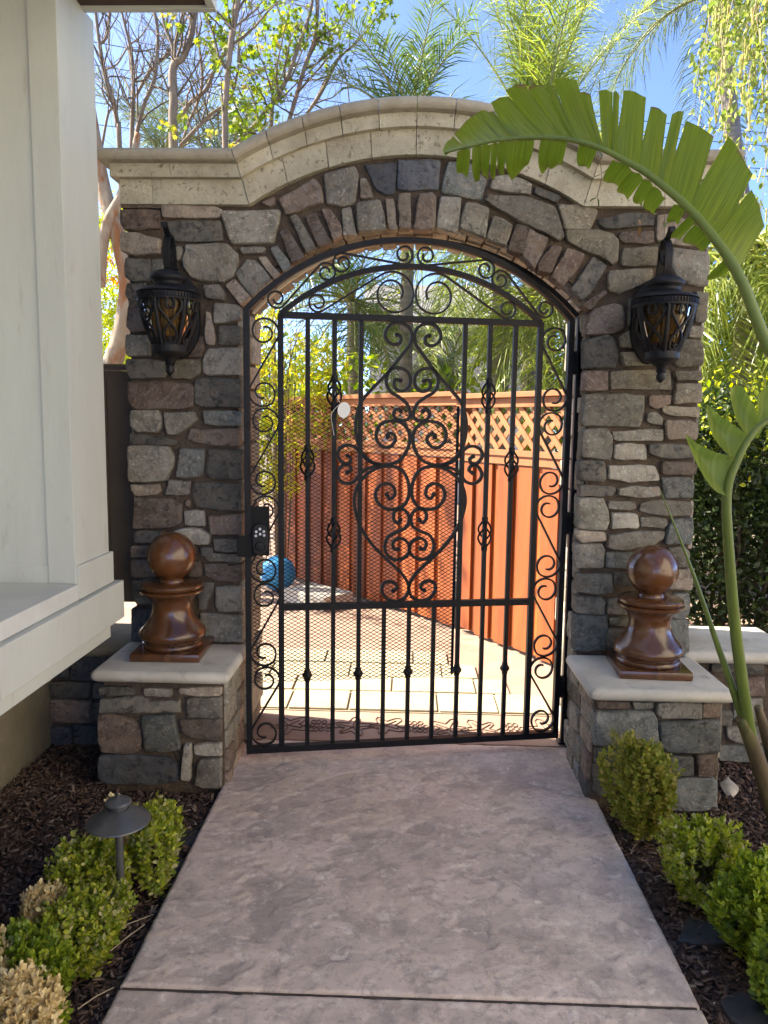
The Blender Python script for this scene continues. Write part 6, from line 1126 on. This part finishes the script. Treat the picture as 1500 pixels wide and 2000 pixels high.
# ---------------- hedge beyond the low wall, on the right
hd = thing('dark_hedge', 'tall dark clipped hedge beyond the low wall at the right', 'hedge', (2.4, 5.2, -.05))
g = np.random.default_rng(6); n = 42000
P = np.stack([g.uniform(1.45, 4.2, n), g.uniform(4.7, 5.7, n), g.uniform(.0, 1.62, n)], 1)
P[:, 2] += .12*np.sin(P[:, 0]*7)*np.cos(P[:, 1]*5)
k = g.uniform(size=n) < np.clip(.35+P[:, 2]*.75, .3, 1); P = P[k]
d = g.normal(size=P.shape); d[:, 1] -= .4
scatter('foliage', P-np.array(hd.location), d, g.uniform(.035, .065, len(P)), LEAF_OVAL, M_DARKLEAF, hd, 6)
n = 2600; P = np.stack([g.uniform(1.45, 4.0, n), g.uniform(4.6, 5.6, n), 1.52+.16*g.normal(size=n)], 1)
scatter('sunlit_top_leaves', P-np.array(hd.location), g.normal(size=P.shape)+[0, 0, .6], g.uniform(.03, .055, n), LEAF_OVAL, M_LIME, hd, 7)  # lime leaves put the sunlit hedge top into the colour
b = MB()
for i in range(26):
    x = g.uniform(-.9, 1.6); b.tube([(x, g.uniform(-.4, .4), 0), (x+g.uniform(-.1, .1), g.uniform(-.3, .3), .7), (x+g.uniform(-.2, .2), g.uniform(-.3, .3), 1.4)], [.018, .013, .006], 5)
b.build('stems', M_TWIG, hd, smooth=True)
# ---------------- weeping birch, upper right
wb = thing('weeping_birch', 'weeping tree with hanging catkin strings at the upper right corner', 'tree', (2.8374, 5.6, -0.05))
M_WLEAF = leafmat('birch_leaf', [(.15,.20,.04),(.23,.28,.06),(.34,.37,.13),(.10,.15,.03)], .5, .4)
M_CATK = leafmat('catkin', [(.45,.42,.14),(.52,.47,.2),(.36,.36,.10)], .3, .6)
g = np.random.default_rng(31); st = MB(); lp, ld, cp, cd = [], [], [], []
for i in range(58):
    x = g.uniform(1.82, 2.65); y_ = g.uniform(4.7, 5.5); z1 = g.uniform(4.6, 5.4); L = g.uniform(1.0, 2.3)*(.55+.45*min(1, (x-1.75)/.4)); P = [np.array([x, y_, z1])]
    for s in range(12): P.append(P[-1]+np.array([g.normal()*.02, g.normal()*.02, -L/12]))
    st.tube([tuple(p) for p in P], [.004-.0025*s/12 for s in range(13)], 4)
    for p in P:
        for q in range(7): lp.append(p+g.normal(size=3)*.045); ld.append(g.normal(size=3)*.6+[0, 0, -.9])
        if g.uniform() < .75: cp.append(p+g.normal(size=3)*.02); cd.append(g.normal(size=3)*.12+[0, 0, -1])
stuff(st.build('hanging_twigs', M_STRAW, wb, smooth=True, loc=-wb.location))
scatter('foliage', np.array(lp)-np.array(wb.location), ld, g.uniform(.032, .062, len(lp)), LEAF_OVAL, M_WLEAF, wb, 32)
CATK = (np.array([(-.07,0,0),(.07,0,0),(.06,1,0),(-.06,1,0),(0,0,.1),(0,1,.1)]), [(0,1,2,3),(1,4,5,2),(4,0,3,5)])
stuff(scatter('catkins', np.array(cp)-np.array(wb.location), cd, g.uniform(.07, .12, len(cp)), CATK, M_CATK, wb, 33))
MB().tube([(0, 0, 0), (.05, 0, 2.2), (-.05, -.2, 4.2), (-.3, -.3, 5.3), (-.55, -.35, 5.45)], [.12, .10, .07, .035, .01], 10).build('trunk', M_BARK2, wb, smooth=True)
for s in ((-.7, -.5, 5.2), (-.2, -.7, 5.3), (.4, -.4, 5.3)): MB().tube([(-.05, -.2, 4.2), (s[0]*.6, s[1]*.7, 5.0), s], [.05, .03, .01], 7).build('limb', M_BARK2, wb, smooth=True)
# ivy sprig hanging before the cornice
iv = thing('ivy_sprig', 'thin dark ivy sprig dangling under the big leaf before the cornice', 'vine', (0.712, 3.1, 2.5138))
IV = [(0.712, 3.1, 2.5138), (0.7384, 3.11, 2.4224), (0.7268, 3.12, 2.3392)]; IV2 = [(0.9866, 3.12, 2.4455), (0.9965, 3.13, 2.2563), (0.9988, 3.13, 2.1786)]
M_IVY = leafmat('ivy_leaf', [(.03,.055,.018),(.05,.085,.02),(.07,.11,.02)], .3)
b = MB().tube(spline(IV, 4), .0015, 5); b.tube(spline(IV2, 4), .0012, 5); b.build('stem', M_TWIG, iv, loc=-iv.location)
lp = [Vector(p) for p in (IV[0], IV[1], IV[1], IV[2], IV[2], IV2[1], IV2[2], IV2[2])]
scatter('leaves', np.array(lp)-np.array(iv.location), [(.4,0,-.5),(-.8,0,-.3),(.6,0,.5),(.2,-.2,-1),(-.7,0,-.4),(.1,0,-1),(.6,0,.3),(-.6,0,-.2)], [.04,.035,.035,.045,.035,.03,.03,.035], LEAF_OVAL, M_IVY, iv, 3, .4)
# dry leaf caught on the stones
o = scatter('dry_leaf', [(0, 0, 0), (0, -.005, 0)], [(.05, 0, -1), (-.3, 0, 1)], [.045, .025], LEAF_OVAL, mat('rusty_dry_leaf', (.30,.16,.06), .7), None, 4, .2); o.location = (0.9192, 3.19, 2.2515); tag(o, 'small rusty dry leaf caught on the stones above the right lantern', 'leaf')
# overhead wires
M_WIRE = mat('black_cable', (.02,.02,.022), .6)
for i, (a, b_) in enumerate((((-13.519, 22.0, 12.5824), (11.4138, 26.0, 10.8564)), ((-13.5576, 22.0, 11.9208), (11.4415, 26.0, 10.4649)), ((-13.6199, 22.0, 10.8519), (11.4916, 26.0, 9.7565)), ((-13.6593, 22.0, 10.1773), (11.5083, 26.0, 9.5194)))):
    a, b_ = Vector(a), Vector(b_); P = [a.lerp(b_, t/12)-Vector((0, 0, .35*math.sin(math.pi*t/12))) for t in range(13)]
    o = MB().tube(P, .012, 5).build('overhead_wire', M_WIRE, None, smooth=True)
    tag(o, ['topmost overhead wire crossing the sky behind the bare trees', 'second overhead wire from the top behind the bare trees', 'third overhead wire from the top behind the bare trees', 'lowest overhead wire, just over the left end of the cornice'][i], 'wire', 'overhead wires')
